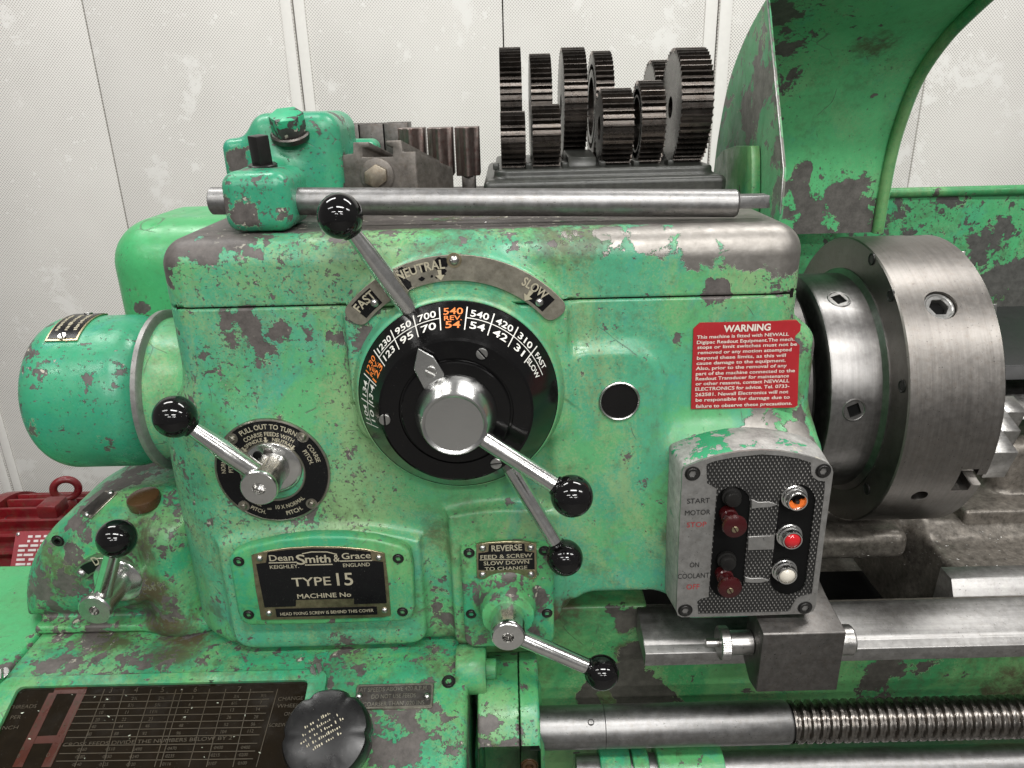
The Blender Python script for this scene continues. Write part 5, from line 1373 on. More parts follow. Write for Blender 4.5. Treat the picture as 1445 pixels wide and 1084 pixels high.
def socket(parent, c, axis, r, sides, mat, depth=0.010, ratio=0.55, name='key_socket', rot=0.0):
    a, u, w = frame_of(axis, (1, 0, 0)); n = 48; ring = []
    def R(q, m):
        seg_ = 2 * math.pi / sides; mm = ((q + rot) % seg_) - seg_ / 2
        return m * math.cos(seg_ / 2) / math.cos(mm)
    for kind, rr, h in (('c', r, -0.006), ('c', r, -0.001), ('c', r * 0.93, 0.0), ('c', r * 0.86, 0.0), ('c', r * 0.80, -0.0008), ('p', r * ratio * 1.06, -0.0008), ('p', r * ratio, -0.002), ('p', r * ratio, -depth)):
        ring.append([Vector(c) + (u * math.cos(2 * math.pi * i / n) + w * math.sin(2 * math.pi * i / n)) * (rr if kind == 'c' else R(2 * math.pi * i / n, rr)) + a * h for i in range(n)])
    mb = MB(); mb.add([v for r_ in ring for v in r_], [(k * n + i, k * n + (i + 1) % n, (k + 1) * n + (i + 1) % n, (k + 1) * n + i) for k in range(len(ring) - 1) for i in range(n)])
    o = mb.build(name, mat, parent, sharp=30)
    mb = MB(); mb.lathe([(0, -depth * 0.62), (r * ratio * 1.3, -depth * 0.62), (r * ratio * 1.3, -depth * 0.55), (0, -depth * 0.55)], c, a, 24); mb.build('socket_shade', 'black_hole', o if parent.parent is None else parent)  # black disc set in the socket, painting its interior as shade
    return o
for k in range(3):
    t2 = ak + k * 2 * math.pi / 3; r2 = Vector((0, math.cos(t2), math.sin(t2)))
    socket(ck, Vector((0.437, CY_, CZ_)) + r2 * (CR_ - 0.0035), r2, 0.0160, 6, 'zinc', 0.016, 0.60)
for k in range(3):
    t = aj + k * 2 * math.pi / 3; rd_ = Vector((0, math.cos(t), math.sin(t))); tg = Vector((0, -math.sin(t), math.cos(t)))
    pl = Plane(Vector((0, CY_, CZ_)), rd_, tg); s_ = 1 if pl.n.x > 0 else -1
    mb = MB()
    for r0_, r1_, x0_, x1_, w_ in ((0.055, 0.150, 0.470, 0.505, 0.0075), (0.060, 0.150, 0.505, 0.530, 0.019), (0.060, 0.118, 0.530, 0.550, 0.019), (0.060, 0.088, 0.550, 0.572, 0.019)):
        mb.prism([(r0_, -w_), (r1_, -w_), (r1_, w_), (r0_, w_)], pl, s_ * x0_, s_ * x1_)
    mb.build('jaw', 'steel', ck, bevel=0.001)
for px, py in ((1230, 366), (1257, 417), (1273, 545), (1223, 690)):
    c = PX(px, py, 0.3938); mb = MB(); mb.lathe([(0, -0.002), (0.0068, -0.002), (0.0068, 0.0008), (0.0056, 0.0012), (0.0046, 0.0004), (0, 0.0004)], c, (-1, 0, 0), 24); mb.build('bolt_hole', 'black_screw', ck)
BPX0, BPR = 0.334, 0.128
mb = MB(); mb.lathe([(0.05, BPX0), (BPR - 0.004, BPX0), (BPR - 0.001, BPX0 + 0.0015), (BPR, BPX0 + 0.004), (BPR, 0.3885), (BPR + 0.006, 0.3925), (BPR + 0.006, 0.394), (0.05, 0.394)], (0, CY_, CZ_), (1, 0, 0), 128)
bp = mb.build('back_plate', 'chuck_plate', ck)
def rim_angle(X, R, py):
    best, a = 9e9, 0
    for i in range(1800):
        t = math.pi / 2 + math.pi * i / 1800; q = Vector((X, CY_ + R * math.cos(t), CZ_ + R * math.sin(t))); v = q - CAM
        e = abs(CYP - FPX * v.dot(UP) / v.dot(FWD) - py)
        if e < best: best, a = e, t
    return a
cut = []
for py in (422, 579):
    t = rim_angle(0.360, BPR, py); r2 = Vector((0, math.cos(t), math.sin(t)))
    mb = MB(); mb.tube(Vector((0.360, CY_, CZ_)) + r2 * (BPR - 0.02), Vector((0.360, CY_, CZ_)) + r2 * (BPR + 0.02), 0.0126, n=40); cut.append(mb.build('cutter', None, None, sharp=None))
bool_cut(bp, cut)
for py in (422, 579):
    t = rim_angle(0.360, BPR, py); r2 = Vector((0, math.cos(t), math.sin(t)))
    socket(bp, Vector((0.360, CY_, CZ_)) + r2 * (BPR + 0.0006), r2, 0.0128, 4, 'chuck_plate', 0.0065, 0.66, 'cam_socket', rot=0.4)
# ---------------------------------------------------------------- chuck guard and splash back
gx = 0.52; gl = 0.288
pf_ = [PX(px, py, gx) for px, py in [(1232, 328), (1240, 280), (1249, 230), (1262, 180), (1288, 112), (1328, 52), (1378, 0)]]
prof = [(p.y, p.z) for p in pf_] + [(pf_[-1].y - 0.045, pf_[-1].z + 0.018)]
def spline(P, m=6):
    P = [Vector(p) for p in P]; o = []
    for i in range(len(P) - 1):
        a, b, c, d = P[max(i - 1, 0)], P[i], P[i + 1], P[min(i + 2, len(P) - 1)]
        for k in range(m):
            t = k / m; o.append(0.5 * (2 * b + (c - a) * t + (2 * a - 5 * b + 4 * c - d) * t * t + (3 * b - a - 3 * c + d) * t ** 3))
    return o + [P[-1]]
pc = spline(prof)
guard = thing('chuck_guard', (0.40, pf_[0].y, pf_[0].z), 'curved dark green sheet metal guard raised above the chuck', 'guard')
def offs(pc, e):
    o = []
    for i, p in enumerate(pc):
        d = (pc[min(i + 1, len(pc) - 1)] - pc[max(i - 1, 0)]).normalized(); o.append(p + Vector((d.y, -d.x)) * e)
    return o
out = offs(pc, 0.003)
nx = 60; vs, fs = [], []
for P_ in (pc, out):
    for p in P_:
        for i in range(nx + 1): vs.append((gl + (gx - gl) * i / nx, p.x, p.y))
L_ = nx + 1; n = len(pc)
for s_ in (0, n * L_):
    fs += [(s_ + j * L_ + i, s_ + j * L_ + i + 1, s_ + (j + 1) * L_ + i + 1, s_ + (j + 1) * L_ + i) for j in range(n - 1) for i in range(nx)]
fs += [(i, i + 1, n * L_ + i + 1, n * L_ + i) for i in range(nx)] + [((n - 1) * L_ + i, (n - 1) * L_ + i + 1, (2 * n - 1) * L_ + i + 1, (2 * n - 1) * L_ + i) for i in range(nx)]
for i in (0, nx): fs += [(j * L_ + i, (j + 1) * L_ + i, n * L_ + (j + 1) * L_ + i, n * L_ + j * L_ + i) for j in range(n - 1)]
mb = MB(); mb.add(vs, fs)
def sheet_y(px, py):
    best, yy = 9, 0.4
    for p in pc:
        q = PY(px, py, p.x)
        if abs(q.z - p.y) < best: best, yy = abs(q.z - p.y), p.x
    return yy
sheet = mb.build('curved_sheet', 'green_guard', guard, attr=[blob(px, py, sheet_y(px, py), r, w0=w, w2=g) for px, py, Y, r, w, g in
        [(1110, 60, .40, 45, 1.0, 0), (1112, 15, .40, 50, 1.0, 0), (1108, 110, .42, 36, .9, 0), (1104, 160, .42, 30, .75, 0), (1250, 90, .4, 20, .5, .5), (1240, 130, .4, 20, .45, .5), (1180, 310, .42, 70, 1.0, 0), (1130, 290, .42, 50, 1.0, 0), (1195, 270, .42, 28, .75, 0), (1130, 240, .42, 18, .6, 0), (1225, 300, .42, 40, .5, .3), (1180, 20, .38, 60, .4, 0), (1250, 180, .42, 16, .5, .6), (1235, 60, .4, 40, .3, .8)]])
# rolled rim along the open edge
rim = [Vector((gx + 0.004, p.x, p.y)) for p in offs(pc, -0.004)]
mb = MB(); mb.path(rim, 0.0075, 12); mb.build('rolled_rim', 'green_bed', guard)
lip = offs(pc, -0.006); lip2 = offs(pc, 0.018); vs, fs = [], []
for i in range(n):
    for P_ in (lip, lip2):
        for x in (gx + 0.009, gx + 0.012): vs.append((x, P_[i].x, P_[i].y))
for i in range(n - 1):
    a, b = 4 * i, 4 * i + 4
    fs += [(a, b, b + 2, a + 2), (a + 1, a + 3, b + 3, b + 1), (a, a + 1, b + 1, b), (a + 2, b + 2, b + 3, a + 3)]
mb = MB(); mb.add(vs, fs); mb.build('edge_flange', 'green_guard', guard)
# end cheek
near = [PX(px, py, gl) for px, py in [(1087, 0), (1110, 240), (1105, 302)]]
ck_p = [(p.x, p.y) for p in pc if p.y < near[0].z + 0.002]
poly = ck_p + [(near[0].y, near[0].z), (near[1].y, near[1].z), (near[2].y, near[2].z), (near[2].y + 0.02, near[2].z - 0.05), (ck_p[0][0], near[2].z - 0.06)]
CKP = Plane((gl, 0, 0), (0, 1, 0), (0, 0, 1))
mb = MB(); mb.prism(poly, CKP, -0.0028, -0.0002); mb.build('end_cheek', 'green_cheek', guard, bevel=0.0006, seg=1)
mb = MB(); mb.path([(gl - 0.0030, p.y, p.z) for p in near], 0.0010, 8); mb.build('bare_edge', 'steel', guard)
hb = PX(1040, 250, gl - 0.01)
HBP = Plane((gl - 0.010, 0, 0), (0, 1, 0), (0, 0, 1))
hp = [PX(px, py, gl - 0.012) for px, py in [(1012, 225), (1022, 212), (1040, 206), (1062, 206), (1063, 225), (1063, 280)]]
mb = MB(); mb.prism([(p.y, p.z) for p in hp] + [(hp[-1].y, hp[-1].z - 0.02), (hp[0].y, hp[-1].z - 0.02)], HBP, -0.004, 0.006); mb.build('hinge_bracket', 'green_bed', guard, bevel=0.001)

sy = 0.52
r0 = PY(1250, 272, sy); r1 = PY(1445, 274, sy)
splash = thing('splash_back', (0.75, sy, -0.30), 'flaking green splash back panel with rolled top rail behind the chuck', 'panel')
mb = MB(); N1, N2 = 60, 40; vs, fs = [], []
for k, yy in enumerate((sy, sy + 0.004)):
    for j in range(N2 + 1):
        for i in range(N1 + 1):
            x = 0.29 + (1.25 - 0.29) * i / N1; z = -0.32 + (r0.z + 0.32) * j / N2
            vs.append((x, yy + 0.004 * math.sin(x * 7 + 1) * math.sin(z * 9), z))
q = (N1 + 1) * (N2 + 1)
for s_ in (0, q): fs += [(s_ + j * (N1 + 1) + i, s_ + j * (N1 + 1) + i + 1, s_ + (j + 1) * (N1 + 1) + i + 1, s_ + (j + 1) * (N1 + 1) + i) for j in range(N2) for i in range(N1)]
mb.add(vs, fs); mb.build('sheet', 'green_splash', splash, attr=[blob(px, py, sy, r, w0=w, w2=g) for px, py, r, w, g in [(1420, 420, 50, .8, .8), (1440, 480, 50, 1, 1), (1400, 350, 40, .3, .6), (1330, 300, 60, .25, .5), (1430, 330, 40, .3, .5)]])
mb = MB(); mb.path([(0.50, sy - 0.004, r0.z), (1.25, sy - 0.004, r0.z)], 0.0075, 14); mb.build('top_rail', 'green_bed', splash)

# items beyond the chuck on the right: cross slide guard strip and a saddle wing on the ways
sad = thing('saddle', (0.80, 0.25, -0.26), 'dark oily saddle casting on the bed ways behind the chuck jaws', 'saddle')
def sadf(p):
    x, y, z = p
    d = rbox(p, (0.580, 0.185, -0.292), (1.10, 0.46, -0.262), 0.004)
    return smin(d, rbox(p, (0.640, 0.225, -0.28), (1.10, 0.46, -0.185), 0.022), 0.012)
casting('saddle_casting', sadf, (0.57, 0.172, -0.300), (0.90, 0.475, -0.170), 0.0035, 'bed_iron', sad)
mb = MB(); mb.prism([(0.27, -0.115), (0.28, -0.098), (0.47, -0.070), (0.47, -0.09)], Plane((0.60, 0, 0), (0, 1, 0), (0, 0, 1)), 0.0, 0.45); mb.build('wiper_strip', 'rubber_black', sad, bevel=0.002)
mb = MB(); mb.prism([(0.22, -0.150), (0.225, -0.140), (0.33, -0.128), (0.33, -0.145)], Plane((0.632, 0, 0), (0, 1, 0), (0, 0, 1)), 0.0, 0.45); mb.build('cover_plate', 'steel', sad, bevel=0.001)

# ---------------------------------------------------------------- micrometer bed stop
bs = thing('bed_stop', (PY(1128, 975, -0.06).x, -0.06, PY(1128, 975, -0.06).z), 'dark steel micrometer carriage stop clamped on the front bed way', 'bed stop')
FS = front(-0.072)
x0_, zt_ = FS.ab(1077, 896); x1_, zb_ = FS.ab(1181, 974)
vs_ = [(-0.072, zb_), (-0.072, zt_), (-0.0700, zt_ + 0.0012), (-0.022, zt_ + 0.006), (0.002, zt_ + 0.024 - 0.012), (0.002, zt_ - 0.008), (-0.026, zt_ - 0.014), (-0.026, zb_ + 0.004), (-0.050, zb_ - 0.006)]
mb = MB(); mb.prism(vs_, Plane((x0_, 0, 0), (0, 1, 0), (0, 0, 1)), 0.0, x1_ - x0_); blk = mb.build('block', 'block_steel', bs, bevel=0.0012)
kz = PY(1060, 906, -0.045).z; ky = -0.045
def kn_lathe(prof, name, mat, knurl=None):
    mb = MB(); mb.lathe(prof, (0, ky, kz), (1, 0, 0), 64); o = mb.build(name, mat, bs); return o
kx = PY(1030, 906, ky).x
kn_lathe([(0, x0_ - 0.046), (0.0045, x0_ - 0.046), (0.0045, x0_ - 0.030), (0, x0_ - 0.030)], 'stop_pin', 'steel')
mb = MB(); n = 120
prof2 = [(0.0, x0_ - 0.0335), (0.0150, x0_ - 0.0335), (0.0163, x0_ - 0.0325), (0.0163, x0_ - 0.0245), (0.0150, x0_ - 0.0235), (0.0120, x0_ - 0.0225), (0.0118, x0_ - 0.0010), (0, x0_ - 0.001)]
mb.lathe(prof2, (0, ky, kz), (1, 0, 0), n)
mb.v = [(v[0], ky + (v[1] - ky) * (1 + (0.025 if (int(round(math.atan2(v[2] - kz, v[1] - ky) / (2 * math.pi) * n)) % 2) and math.hypot(v[1] - ky, v[2] - kz) > 0.0155 else 0)), v[2]) for v in mb.v]
mb.build('knurled_thimble', 'steel', bs, sharp=25)
kn_lathe([(0, x1_ - 0.001), (0.0150, x1_ - 0.001), (0.0150, x1_ + 0.019), (0.0138, x1_ + 0.0205), (0.0045, x1_ + 0.0205), (0.0042, x1_ + 0.024), (0, x1_ + 0.024)], 'end_cap', 'steel')
c = PZ(1125, 883, zt_ + 0.005); mb = MB(); mb.lathe([(0, -0.002), (0.0055, -0.002), (0.0055, 0.0015), (0.0044, 0.002), (0.0026, 0.002), (0.0024, -0.001), (0, -0.001)], (c.x, -0.040, zt_ + 0.0042), (0, -0.1, 1), 24); mb.build('grub_screw', 'black_screw', bs)
for px in (1088, 1152):
    c = PY(px, 978, -0.050); mb = MB(); mb.lathe([(0, 0), (0.0075, 0), (0.0075, 0.005), (0.0055, 0.0062), (0, 0.0062)], (c.x, -0.052, zb_ - 0.0035), (0, -0.3, -1), 20); mb.build('clamp_screw', 'dark_steel', bs)

# ---------------------------------------------------------------- change gears standing in their iron tray
ty0, ty1 = 0.215, 0.475
tx0 = PY(682, 255, ty0).x; tx1 = PY(1027, 250, ty0).x
tray = thing('gear_tray', ((tx0 + tx1) / 2, ty0, ZT), 'oily grey cast iron tray holding change gears on top of the headstock', 'tray')
def trayf(p):
    x, y, z = p
    d = rbox(p, (tx0, ty0, ZT + 0.0005), (tx1, ty1, ZT + 0.0225), 0.007)
    u = ext2(rect2(x, y, tx0 + 0.012, ty0 + 0.012, tx1 - 0.012, ty1 - 0.012, 0.016) + 0 * z, z, ZT + 0.01, ZT + 0.0325, 0.004)
    return smin(d, u, 0.005)
casting('tray_base', trayf, (tx0 - 0.008, ty0 - 0.008, ZT - 0.006), (tx1 + 0.008, ty1 + 0.008, ZT + 0.044), 0.0028, 'tray_iron', tray)
GZ = ZT + 0.0325
def gear(X0, X1, yc, R, bore, label, web=False, mod=0.0025):
    N = max(14, round(2 * R / mod) - 2); g = []
    rf, ra = R - 2.25 * mod * 0.95, R
    for i in range(N):
        for da, rr in ((-0.30, rf), (-0.25, rf), (-0.125, (rf + ra) / 2 + 0.0003), (-0.07, ra), (0.07, ra), (0.125, (rf + ra) / 2 + 0.0003), (0.25, rf), (0.30, rf)):
            t = 2 * math.pi * (i + da) / N; g.append((rr * math.cos(t), rr * math.sin(t)))
    zc = GZ + R - 0.0040
    n = len(g); vs = []
    inner = rf - 0.010
    def ring(rad, x, poly=None):
        return [(x, yc + (q[0] if poly else rad * math.cos(2 * math.pi * (i / n))), zc + (q[1] if poly else rad * math.sin(2 * math.pi * (i / n)))) for i, q in enumerate(g)]
    e = 0.0
    rows = [ring(0, X0 + e, 1), ring(0, X1 - e, 1)]
    side = []
    if web:
        side = [(inner, 0.0), (inner - 0.001, 0.007), (bore + 0.010, 0.007), (bore + 0.009, 0.0), (bore, 0.0)]
    else:
        side = [(rf - 0.002, 0.0), (bore, 0.0)]
    R_ = [ring(bore, (X0 + X1) / 2)]
    for rr, dx in reversed(side): R_.append(ring(rr, X0 + dx))
    R_.append(ring(0, X0 + e, 1)); R_.append(ring(0, X1 - e, 1))
    for rr, dx in side: R_.append(ring(rr, X1 - dx))
    R_.append(ring(bore, (X0 + X1) / 2))
    vs = [v for r_ in R_ for v in r_]
    fs = [(k * n + i, k * n + (i + 1) % n, (k + 1) * n + (i + 1) % n, (k + 1) * n + i) for k in range(len(R_) - 1) for i in range(n)]
    mb = MB(); mb.add(vs, fs)
    o = mb.build('change_gear', 'oily_gear', None, sharp=30)
    return tag(o, label, 'gear', 'oily change gears standing in the tray')
def gear_px(xa, xb, top, yc, bore, label, web=False):
    R = 0.05
    for _ in range(6):
        zt_ = PY((xa + xb) / 2, top, yc - 0.15 * R).z; R = (zt_ - GZ + 0.004) / 2
    y_ = yc - R
    X0, X1 = PY(xa, (top + 235) / 2, y_).x, PY(xb, (top + 235) / 2, y_).x
    return gear(X0, X1, yc, R, bore, label, web)
gear_px(706.5, 742, 157, 0.268, 0.012, 'smallest oily change gear, at the tray corner next to the steel jaws')
gear_px(752, 792, 147, 0.272, 0.012, 'small brown stained change gear, beside the smallest gear in the tray')
gear_px(852, 896, 124, 0.285, 0.014, 'medium wide change gear with solid side, between two rear gears and a bored gear')
gear_px(907, 941, 113, 0.290, 0.030, 'medium change gear with wide open bore, between solid gears', True)
gear_px(963, 1008, 66, 0.305, 0.0125, 'largest change gear with plain flat side, at the tray end by the guard')
gear_px(706, 737, 66, 0.392, 0.014, 'tall narrow change gear standing behind the smallest gear')
gear_px(750, 780, 75, 0.392, 0.014, 'tall change gear standing behind the small brown stained gear')
gear_px(797, 830, 66, 0.385, 0.014, 'tall change gear with its tray space in front left empty')
gear_px(842, 868, 71, 0.385, 0.036, 'thin tall change gear with large open bore, behind the medium wide gear', True)
gear_px(926, 952, 84, 0.420, 0.014, 'change gear mostly hidden behind the largest gear')
mb = MB(); a = PY(795, 226, 0.27).x; b = PY(848, 226, 0.27).x
mb.prism([(0.255, GZ - 0.001), (0.262, GZ + 0.010), (0.330, GZ + 0.014), (0.335, GZ - 0.001)], Plane(((a + b) / 2 - 0.018, 0, 0), (0, 1, 0), (0, 0, 1)), 0.0, 0.034); mb.build('divider', 'tray_iron', tray, bevel=0.002)
for px in (700, 746, 797, 850, 897, 945):
    x = PY(px, 236, 0.245).x
    mb = MB(); mb.box((x - 0.0035, 0.240, GZ - 0.001), (x + 0.0035, 0.262, GZ + 0.006)); mb.build('divider', 'tray_iron', tray, bevel=0.0015)

# ---------------------------------------------------------------- bar in its green holder
bl = PY(299, 283.5, 0.060); br = PZ(1040, 287, ZT + 0.0145)
bd = (br - bl).normalized()
hold = thing('bar_stop', (-0.22, 0.07, ZT), 'green bar stop bracket with long round steel bar lying on the headstock', 'bar stop')
mb = MB(); BR_ = 0.0125; Lb = (br - bl).length
mb.lathe([(0, 0), (BR_ - 0.001, 0), (BR_, 0.001), (BR_, Lb - 0.002), (BR_ - 0.0015, Lb), (0, Lb)], bl, bd, 48); bar = mb.build('round_bar', 'steel_bar', hold)
mb = MB(); e_ = br; t_ = PZ(1093, 288, ZT + 0.016)
mb.box((e_.x - 0.001, e_.y - 0.0085, e_.z - 0.004), (t_.x, e_.y + 0.0085, e_.z + 0.0075)); mb.build('flat_tang', 'steel_bar', bar, bevel=0.001)
m0 = PY(366, 210, 0.17).x; m1 = PY(488, 210, 0.17).x; mz = PY(420, 158, 0.185).z
lug = PY(326, 215, 0.17)
def holder(p):
    x, y, z = p
    a0, a1 = PY(315, 290, 0.03).x, PY(412, 290, 0.03).x
    u = (y - bl.y) ; w = z - bl.z
    d = rbox(p, (a0, 0.022, ZT + 0.0005), (a1, 0.100, bl.z + 0.028), 0.014)
    m = rbox(p, (m0, 0.135, ZT + 0.0005), (m1, 0.245, mz), 0.018)
    arm = rbox(p, (a0 + 0.012, 0.06, ZT + 0.0005), (m1 - 0.055, 0.20, bl.z + 0.024), 0.012)
    d = smin(smin(d, arm, 0.014), m, 0.034)
    d = smin(d, rbox(p, (lug.x, 0.14, ZT + 0.0005), (m0 + 0.03, 0.21, PY(340, 194, 0.17).z), 0.010), 0.02)
    d = smin(d, rbox(p, (m1 - 0.03, 0.255, ZT + 0.0005), (PY(535, 220, 0.27).x, 0.295, PY(520, 196, 0.27).z), 0.010), 0.03)
    return smax(d, (ZT + 0.0005) - z, 0.003)
casting('bracket', holder, (lug.x - 0.014, 0.010, ZT - 0.006), (PY(535, 220, 0.27).x + 0.012, 0.305, mz + 0.012), 0.0026, 'green_teal', hold,
        [blob(*q[:4], w0=q[4]) for q in [(345, 300, .02, 20, .6), (400, 300, .02, 18, .6), (340, 265, .03, 16, .5), (375, 260, .03, 14, .5), (350, 245, .05, 18, .5), (460, 195, .15, 22, .6), (470, 170, .17, 18, .6), (335, 235, .14, 18, .6), (320, 285, .03, 14, .6), (485, 220, .16, 14, .6), (470, 240, .15, 14, .5)]])
hc = sdf_hit(holder, 409, 186); hn = Vector((0, -0.42, 0.90)).normalized()
mb = MB(); HPl = Plane(hc, (1, 0, 0), hn.cross(Vector((1, 0, 0)))); mb.prism(hexpoly(0.0172, 12), HPl, 0.0, 0.0185); mb.build('hex_bolt', 'bolt_painted', hold, bevel=0.0012)
mb = MB(); mb.lathe([(0.006, -0.006), (0.0190, -0.006), (0.0195, -0.001), (0.0180, 0.0005), (0.006, 0.0005)], hc, hn, 40); mb.build('washer', 'dark_steel', hold)
sc_ = sdf_hit(holder, 371, 234)
mb = MB(); sn = Vector((0, -0.12, 1)).normalized()
SPl = Plane(sc_, Vector((0.78, -0.62, -0.07)), sn.cross(Vector((0.78, -0.62, -0.07)))); mb.prism([(-0.0068, -0.0068), (0.0068, -0.0068), (0.0068, 0.0068), (-0.0068, 0.0068)], SPl, 0.0, 0.0270); mb.build('square_head_screw', 'black_screw', hold, bevel=0.0008)
mb = MB(); mb.lathe([(0.004, -0.010), (0.0132, -0.010), (0.0132, 0.0010), (0.0122, 0.0018), (0.004, 0.0018)], sc_, sn, 36); mb.build('collar', 'black_screw', hold)

# ---------------------------------------------------------------- slotted block, jaws and plates lying behind the bar
Q = 6.568
def cq(x, y): return (480 + x / Q, 160 + y / Q)
TB = front(0.150)
tb = thing('slotted_block', (PY(540, 262, 0.15).x, 0.15, ZT), 'grey cast iron block with tee slot and hexagon bolt, between bar stop and jaws', 'block')
fpts = pxpoly(TB, [cq(*q) for q in [(115, 265), (265, 262), (265, 315), (205, 318), (205, 405), (485, 400), (485, 312), (420, 292), (420, 250), (565, 245), (575, 355), (700, 352), (705, 418), (500, 440), (480, 480)]])
lowp = pxpoly(TB, [cq(*q) for q in [(705, 418), (725, 690)]]); 
zb_ = ZT + 0.0005
poly = pxpoly(TB, [cq(*q) for q in [(115, 265), (265, 262), (265, 315), (205, 318), (205, 405), (485, 400), (485, 312), (420, 292), (420, 250), (565, 245), (575, 355), (700, 352), (706, 430)]])
poly += [(TB.ab(*cq(725, 690))[0], zb_), (TB.ab(*cq(30, 690))[0], zb_)] + pxpoly(TB, [cq(*q) for q in [(20, 450), (18, 382), (115, 370)]])
off = Vector((0.034, 0.050, -0.002))
n = len(poly); vs = [TB.pt(a, b) for a, b in poly]; vs += [v + off - Vector((0, 0, 0.016 * max(0, (v.z - zb_) / 0.05))) for v in vs]
mb = MB(); mb.add(vs, [tuple(range(n)), tuple(range(2 * n - 1, n - 1, -1))] + [(i, (i + 1) % n, (i + 1) % n + n, i + n) for i in range(n)]); mb.build('tee_slot_casting', 'iron_block', tb, bevel=0.0012)
TB2 = front(0.150)
bp_ = [TB2.ab(*cq(*q)) for q in [(235, 540), (340, 462), (440, 515), (445, 620), (350, 690), (240, 640)]]
c_ = TB2.ab(*cq(345, 575))
mb = MB(); mb.prism(bp_, TB2, 0.0005, 0.0100); mb.build('hex_bolt', 'iron_bolt', tb, bevel=0.0015)
mb = MB(); mb.lathe([(0.004, 0.0), (0.0175, 0.0), (0.0175, 0.0030), (0.0160, 0.0040), (0.004, 0.0040)], TB2.pt(*c_), NEG_Y, 40); mb.build('boss', 'iron_block', tb)
jl = ['rust stained steel chuck jaw, half hidden behind the slotted block', 'rust stained steel chuck jaw, between two other standing jaws', 'rust stained steel chuck jaw standing next to the gear tray']
for k, (xa, xb, top) in enumerate(((561.5, 598, 181), (603, 638, 180.5), (642, 676, 179.5))):
    yj = 0.262 - 0.004 * k; x0_, x1_ = PY(xa, 215, yj).x, PY(xb, 215, yj).x; zt_ = PY((xa + xb) / 2, top, yj + 0.01).z; w_ = x1_ - x0_
    jaw = thing('chuck_jaw', ((x0_ + x1_) / 2, yj, ZT), jl[k], 'chuck jaw', 'loose jaws standing behind the bar')
    HP_ = Plane((0, 0, 0), (1, 0, 0), (0, 1, 0))
    cxm = (x0_ + x1_) / 2
    sec = [(x0_, yj + 0.045), (x0_, yj + 0.010), (x0_ + 0.005, yj + 0.008)] + [(cxm - 0.30 * w_ + 0.60 * w_ * i / 10, yj + 0.008 - 0.011 * math.sin(math.pi * i / 10)) for i in range(11)] + [(x1_ - 0.005, yj + 0.008), (x1_, yj + 0.010), (x1_, yj + 0.045)]
    zm = ZT + 0.024
    mb = MB(); mb.prism(sec, HP_, zm, zt_); mb.build('jaw_face', 'jaw_stain', jaw, bevel=0.0007, seg=1)
    mb = MB(); mb.box((cxm - 0.28 * w_, yj + 0.006, ZT + 0.0005), (cxm + 0.28 * w_, yj + 0.040, zm + 0.001)); mb.build('jaw_foot', 'dark_steel', jaw, bevel=0.001)
pn = ['dark steel plate partly hidden behind the green bar stop', 'dark steel plate in the middle of three plates behind the slotted block', 'dark steel plate beside the loose jaws, behind the slotted block']
for k, (xa, xb, top) in enumerate(((482, 507.5, 175.5), (508.5, 542, 175), (543, 577, 173.5))):
    y_ = 0.335; mb = MB(); mb.box((PY(xa, 200, y_).x, y_, ZT + 0.0005), (PY(xb, 200, y_).x, y_ + 0.04, PY(xa, top, y_).z))
    tag(mb.build('steel_plate', 'dark_steel', None, bevel=0.0012), pn[k], 'steel plate', 'dark plates behind the slotted block')

# ---------------------------------------------------------------- red motor behind the left end
MY, MR = 0.42, 0.135
mzt = PY(60, 718, MY - 0.02).z; MZ = mzt - MR
motor = thing('electric_motor', (-0.80, MY, MZ - MR), 'oily dark red finned electric motor with lifting ring behind the lathe', 'motor')
g = []
NF = 30
for i in range(NF):
    for da, rr in ((-0.30, MR - 0.016), (-0.16, MR - 0.0145), (-0.11, MR), (0.11, MR), (0.16, MR - 0.0145), (0.30, MR - 0.016)):
        t = 2 * math.pi * (i + da) / NF; g.append((rr * math.cos(t), rr * math.sin(t)))
mx0 = PX(0, 0, -0.5).x
mb = MB(); mb.prism([(MY + a, MZ + b) for a, b in g], Plane((-0.83, 0, 0), (0, 1, 0), (0, 0, 1)), 0.0, 0.30); mb.build('finned_body', 'red_motor', motor, bevel=0.0018)
mb = MB(); mb.lathe([(0, -0.90), (0.10, -0.90), (0.128, -0.885), (0.138, -0.855), (0.138, -0.832), (0, -0.832)], (0, MY, MZ), (1, 0, 0), 64); mb.build('end_bell', 'red_motor', motor)
ec = PY(93, 690, MY - 0.01)
mb = MB(); mb.path([(ec.x + 0.0165 * math.cos(t), ec.y + 0.006 * math.cos(t), ec.z + 0.0165 * math.sin(t)) for t in np.linspace(0, 2 * math.pi, 33)[:-1]], 0.0058, 12, True); er = mb.build('lifting_ring', 'red_motor', motor)
mb = MB(); mb.lathe([(0, -0.020), (0.010, -0.020), (0.010, -0.006), (0.006, 0.0), (0, 0.0)], (ec.x, ec.y, ec.z - 0.018), (0, 0, 1), 24); mb.build('ring_boss', 'red_motor', er)
c = PY(74, 716, MY - 0.085)
mb = MB(); mb.box((c.x - 0.018, c.y - 0.012, c.z - 0.014), (c.x + 0.012, c.y + 0.022, c.z + 0.008)); mb.build('terminal_block', 'red_motor', motor, bevel=0.004)
ang = math.radians(38); pn_ = Vector((0, -math.cos(ang), math.sin(ang)))
MPl = Plane(Vector((0, MY, MZ)) + pn_ * (MR + 0.001), (1, 0, 0), (0, math.sin(ang), math.cos(ang)))
mp_ = pxpoly(MPl, [(27, 751), (80, 748), (66, 815), (10, 818)])
ax_, bx_ = MPl.ab(12, 817); cx_, dx_ = MPl.ab(76, 749)
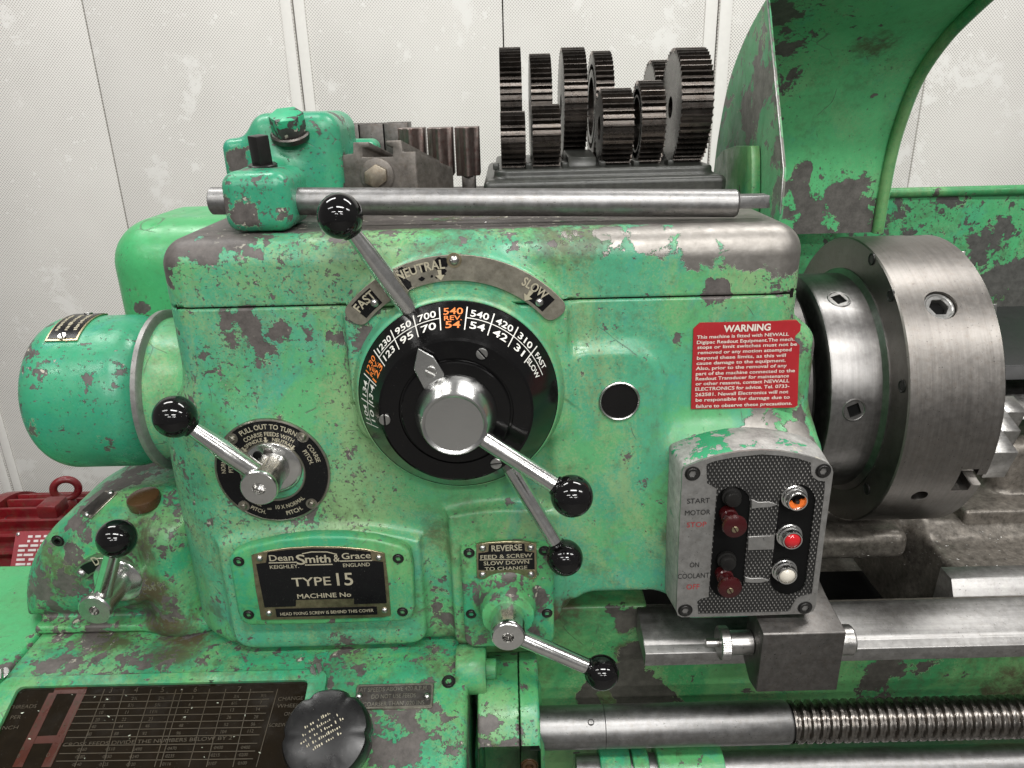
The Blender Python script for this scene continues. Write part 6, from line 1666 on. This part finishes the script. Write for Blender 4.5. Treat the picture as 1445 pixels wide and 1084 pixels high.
mb = MB(); mb.prism(rrect(ax_, bx_, cx_, dx_, 0.003), MPl, -0.002, 0.001); mpl = mb.build('rating_plate', 'motor_plate', motor, bevel=0.0003, seg=1)
tx = MB(); rng = random.Random(3)
for r_ in range(9):
    b_ = dx_ - 0.008 - r_ * (dx_ - bx_ - 0.012) / 8.5; a_ = ax_ + 0.008 + (0.012 if r_ < 2 else 0)
    while a_ < cx_ - 0.008:
        w_ = rng.uniform(0.004, 0.016); tx.prism([(a_, b_ - 0.0018), (min(a_ + w_, cx_ - 0.006), b_ - 0.0018), (min(a_ + w_, cx_ - 0.006), b_ + 0.0016), (a_, b_ + 0.0016)], MPl, 0.0008, 0.0014); a_ += w_ + rng.uniform(0.002, 0.006)
tag(tx.build('worn_lettering', 'motor_ink', mpl), kind='stuff')
for q in ((ax_ + 0.004, bx_ + 0.004), (ax_ + 0.004, dx_ - 0.004)):
    mb = MB(); mb.lathe([(0.0032, 0.0008), (0.0026, 0.0022), (0, 0.0028)], MPl.pt(*q), pn_, 14); mb.build('rivet', 'zinc', mpl)
mb = MB(); mb.box((-0.80, MY - 0.10, -1.10), (-0.58, MY + 0.10, MZ - MR + 0.02)); mb.build('motor_stand', 'green_plain', motor, bevel=0.004)

# ---------------------------------------------------------------- swarf: fine metal chips lying on the bed, and paint flecks on the chart
def flecks(name, label, mat, pts, lo, hi, seed):
    r = random.Random(seed); mb = MB()
    for p, nrm in pts:
        nrm = Vector(nrm).normalized(); a, u, w = frame_of(nrm, (1, 0, 0)); q = r.uniform(0, 6.28)
        U = u * math.cos(q) + w * math.sin(q); V = a.cross(U); L = r.uniform(lo, hi); B = L * r.uniform(0.2, 0.5); H = B * 0.5
        c = Vector(p); mb.add([c - U * L - V * B, c + U * L - V * B * 0.4, c + U * L * 0.7 + V * B, c - U * L * 0.6 + V * B * 0.7, c + a * H + U * L * 0.2], [(0, 1, 4), (1, 2, 4), (2, 3, 4), (3, 0, 4), (3, 2, 1, 0)])
    o = mb.build(name, mat, None, sharp=None); tag(o, label, 'swarf', None, 'stuff'); return o
rng = random.Random(31); pts = []
while len(pts) < 170:
    p = sdf_hit(bridge, rng.uniform(1180, 1445), rng.uniform(735, 800))
    if 0.09 < p.y < 0.42 and p.z < -0.25: pts.append((p + Vector((0, 0, 0.0003)), (0, -0.1, 1)))
for _ in range(45):
    x = rng.uniform(0.30, 0.9); t_ = rng.uniform(0.05, 0.95); pts.append(((x, ys + (yr - 0.001 - ys) * t_ - 0.0003, zs + (zr - zs) * t_ + 0.0004), (0, -0.4, 1)))
for _ in range(60):
    pts.append(((rng.uniform(tx0 - 0.02, 0.25), rng.uniform(0.05, 0.20), ZT + 0.0004), (0, 0, 1)))
flecks('swarf', 'fine bright metal chips scattered over the bed and headstock top', 'steel', pts, 0.0005, 0.0014, 5)
pts = []
for _ in range(34):
    q = (rng.uniform(ia0 + 0.01, ia1 - 0.01), rng.uniform(ib0 + 0.02, ib1 - 0.005)); pts.append((GP.pt(q[0], q[1], 0.0030), GP.n))
flecks('paint_flecks', 'pale paint flecks lying on the black feed chart', 'paint_fleck', pts, 0.0005, 0.0018, 8)
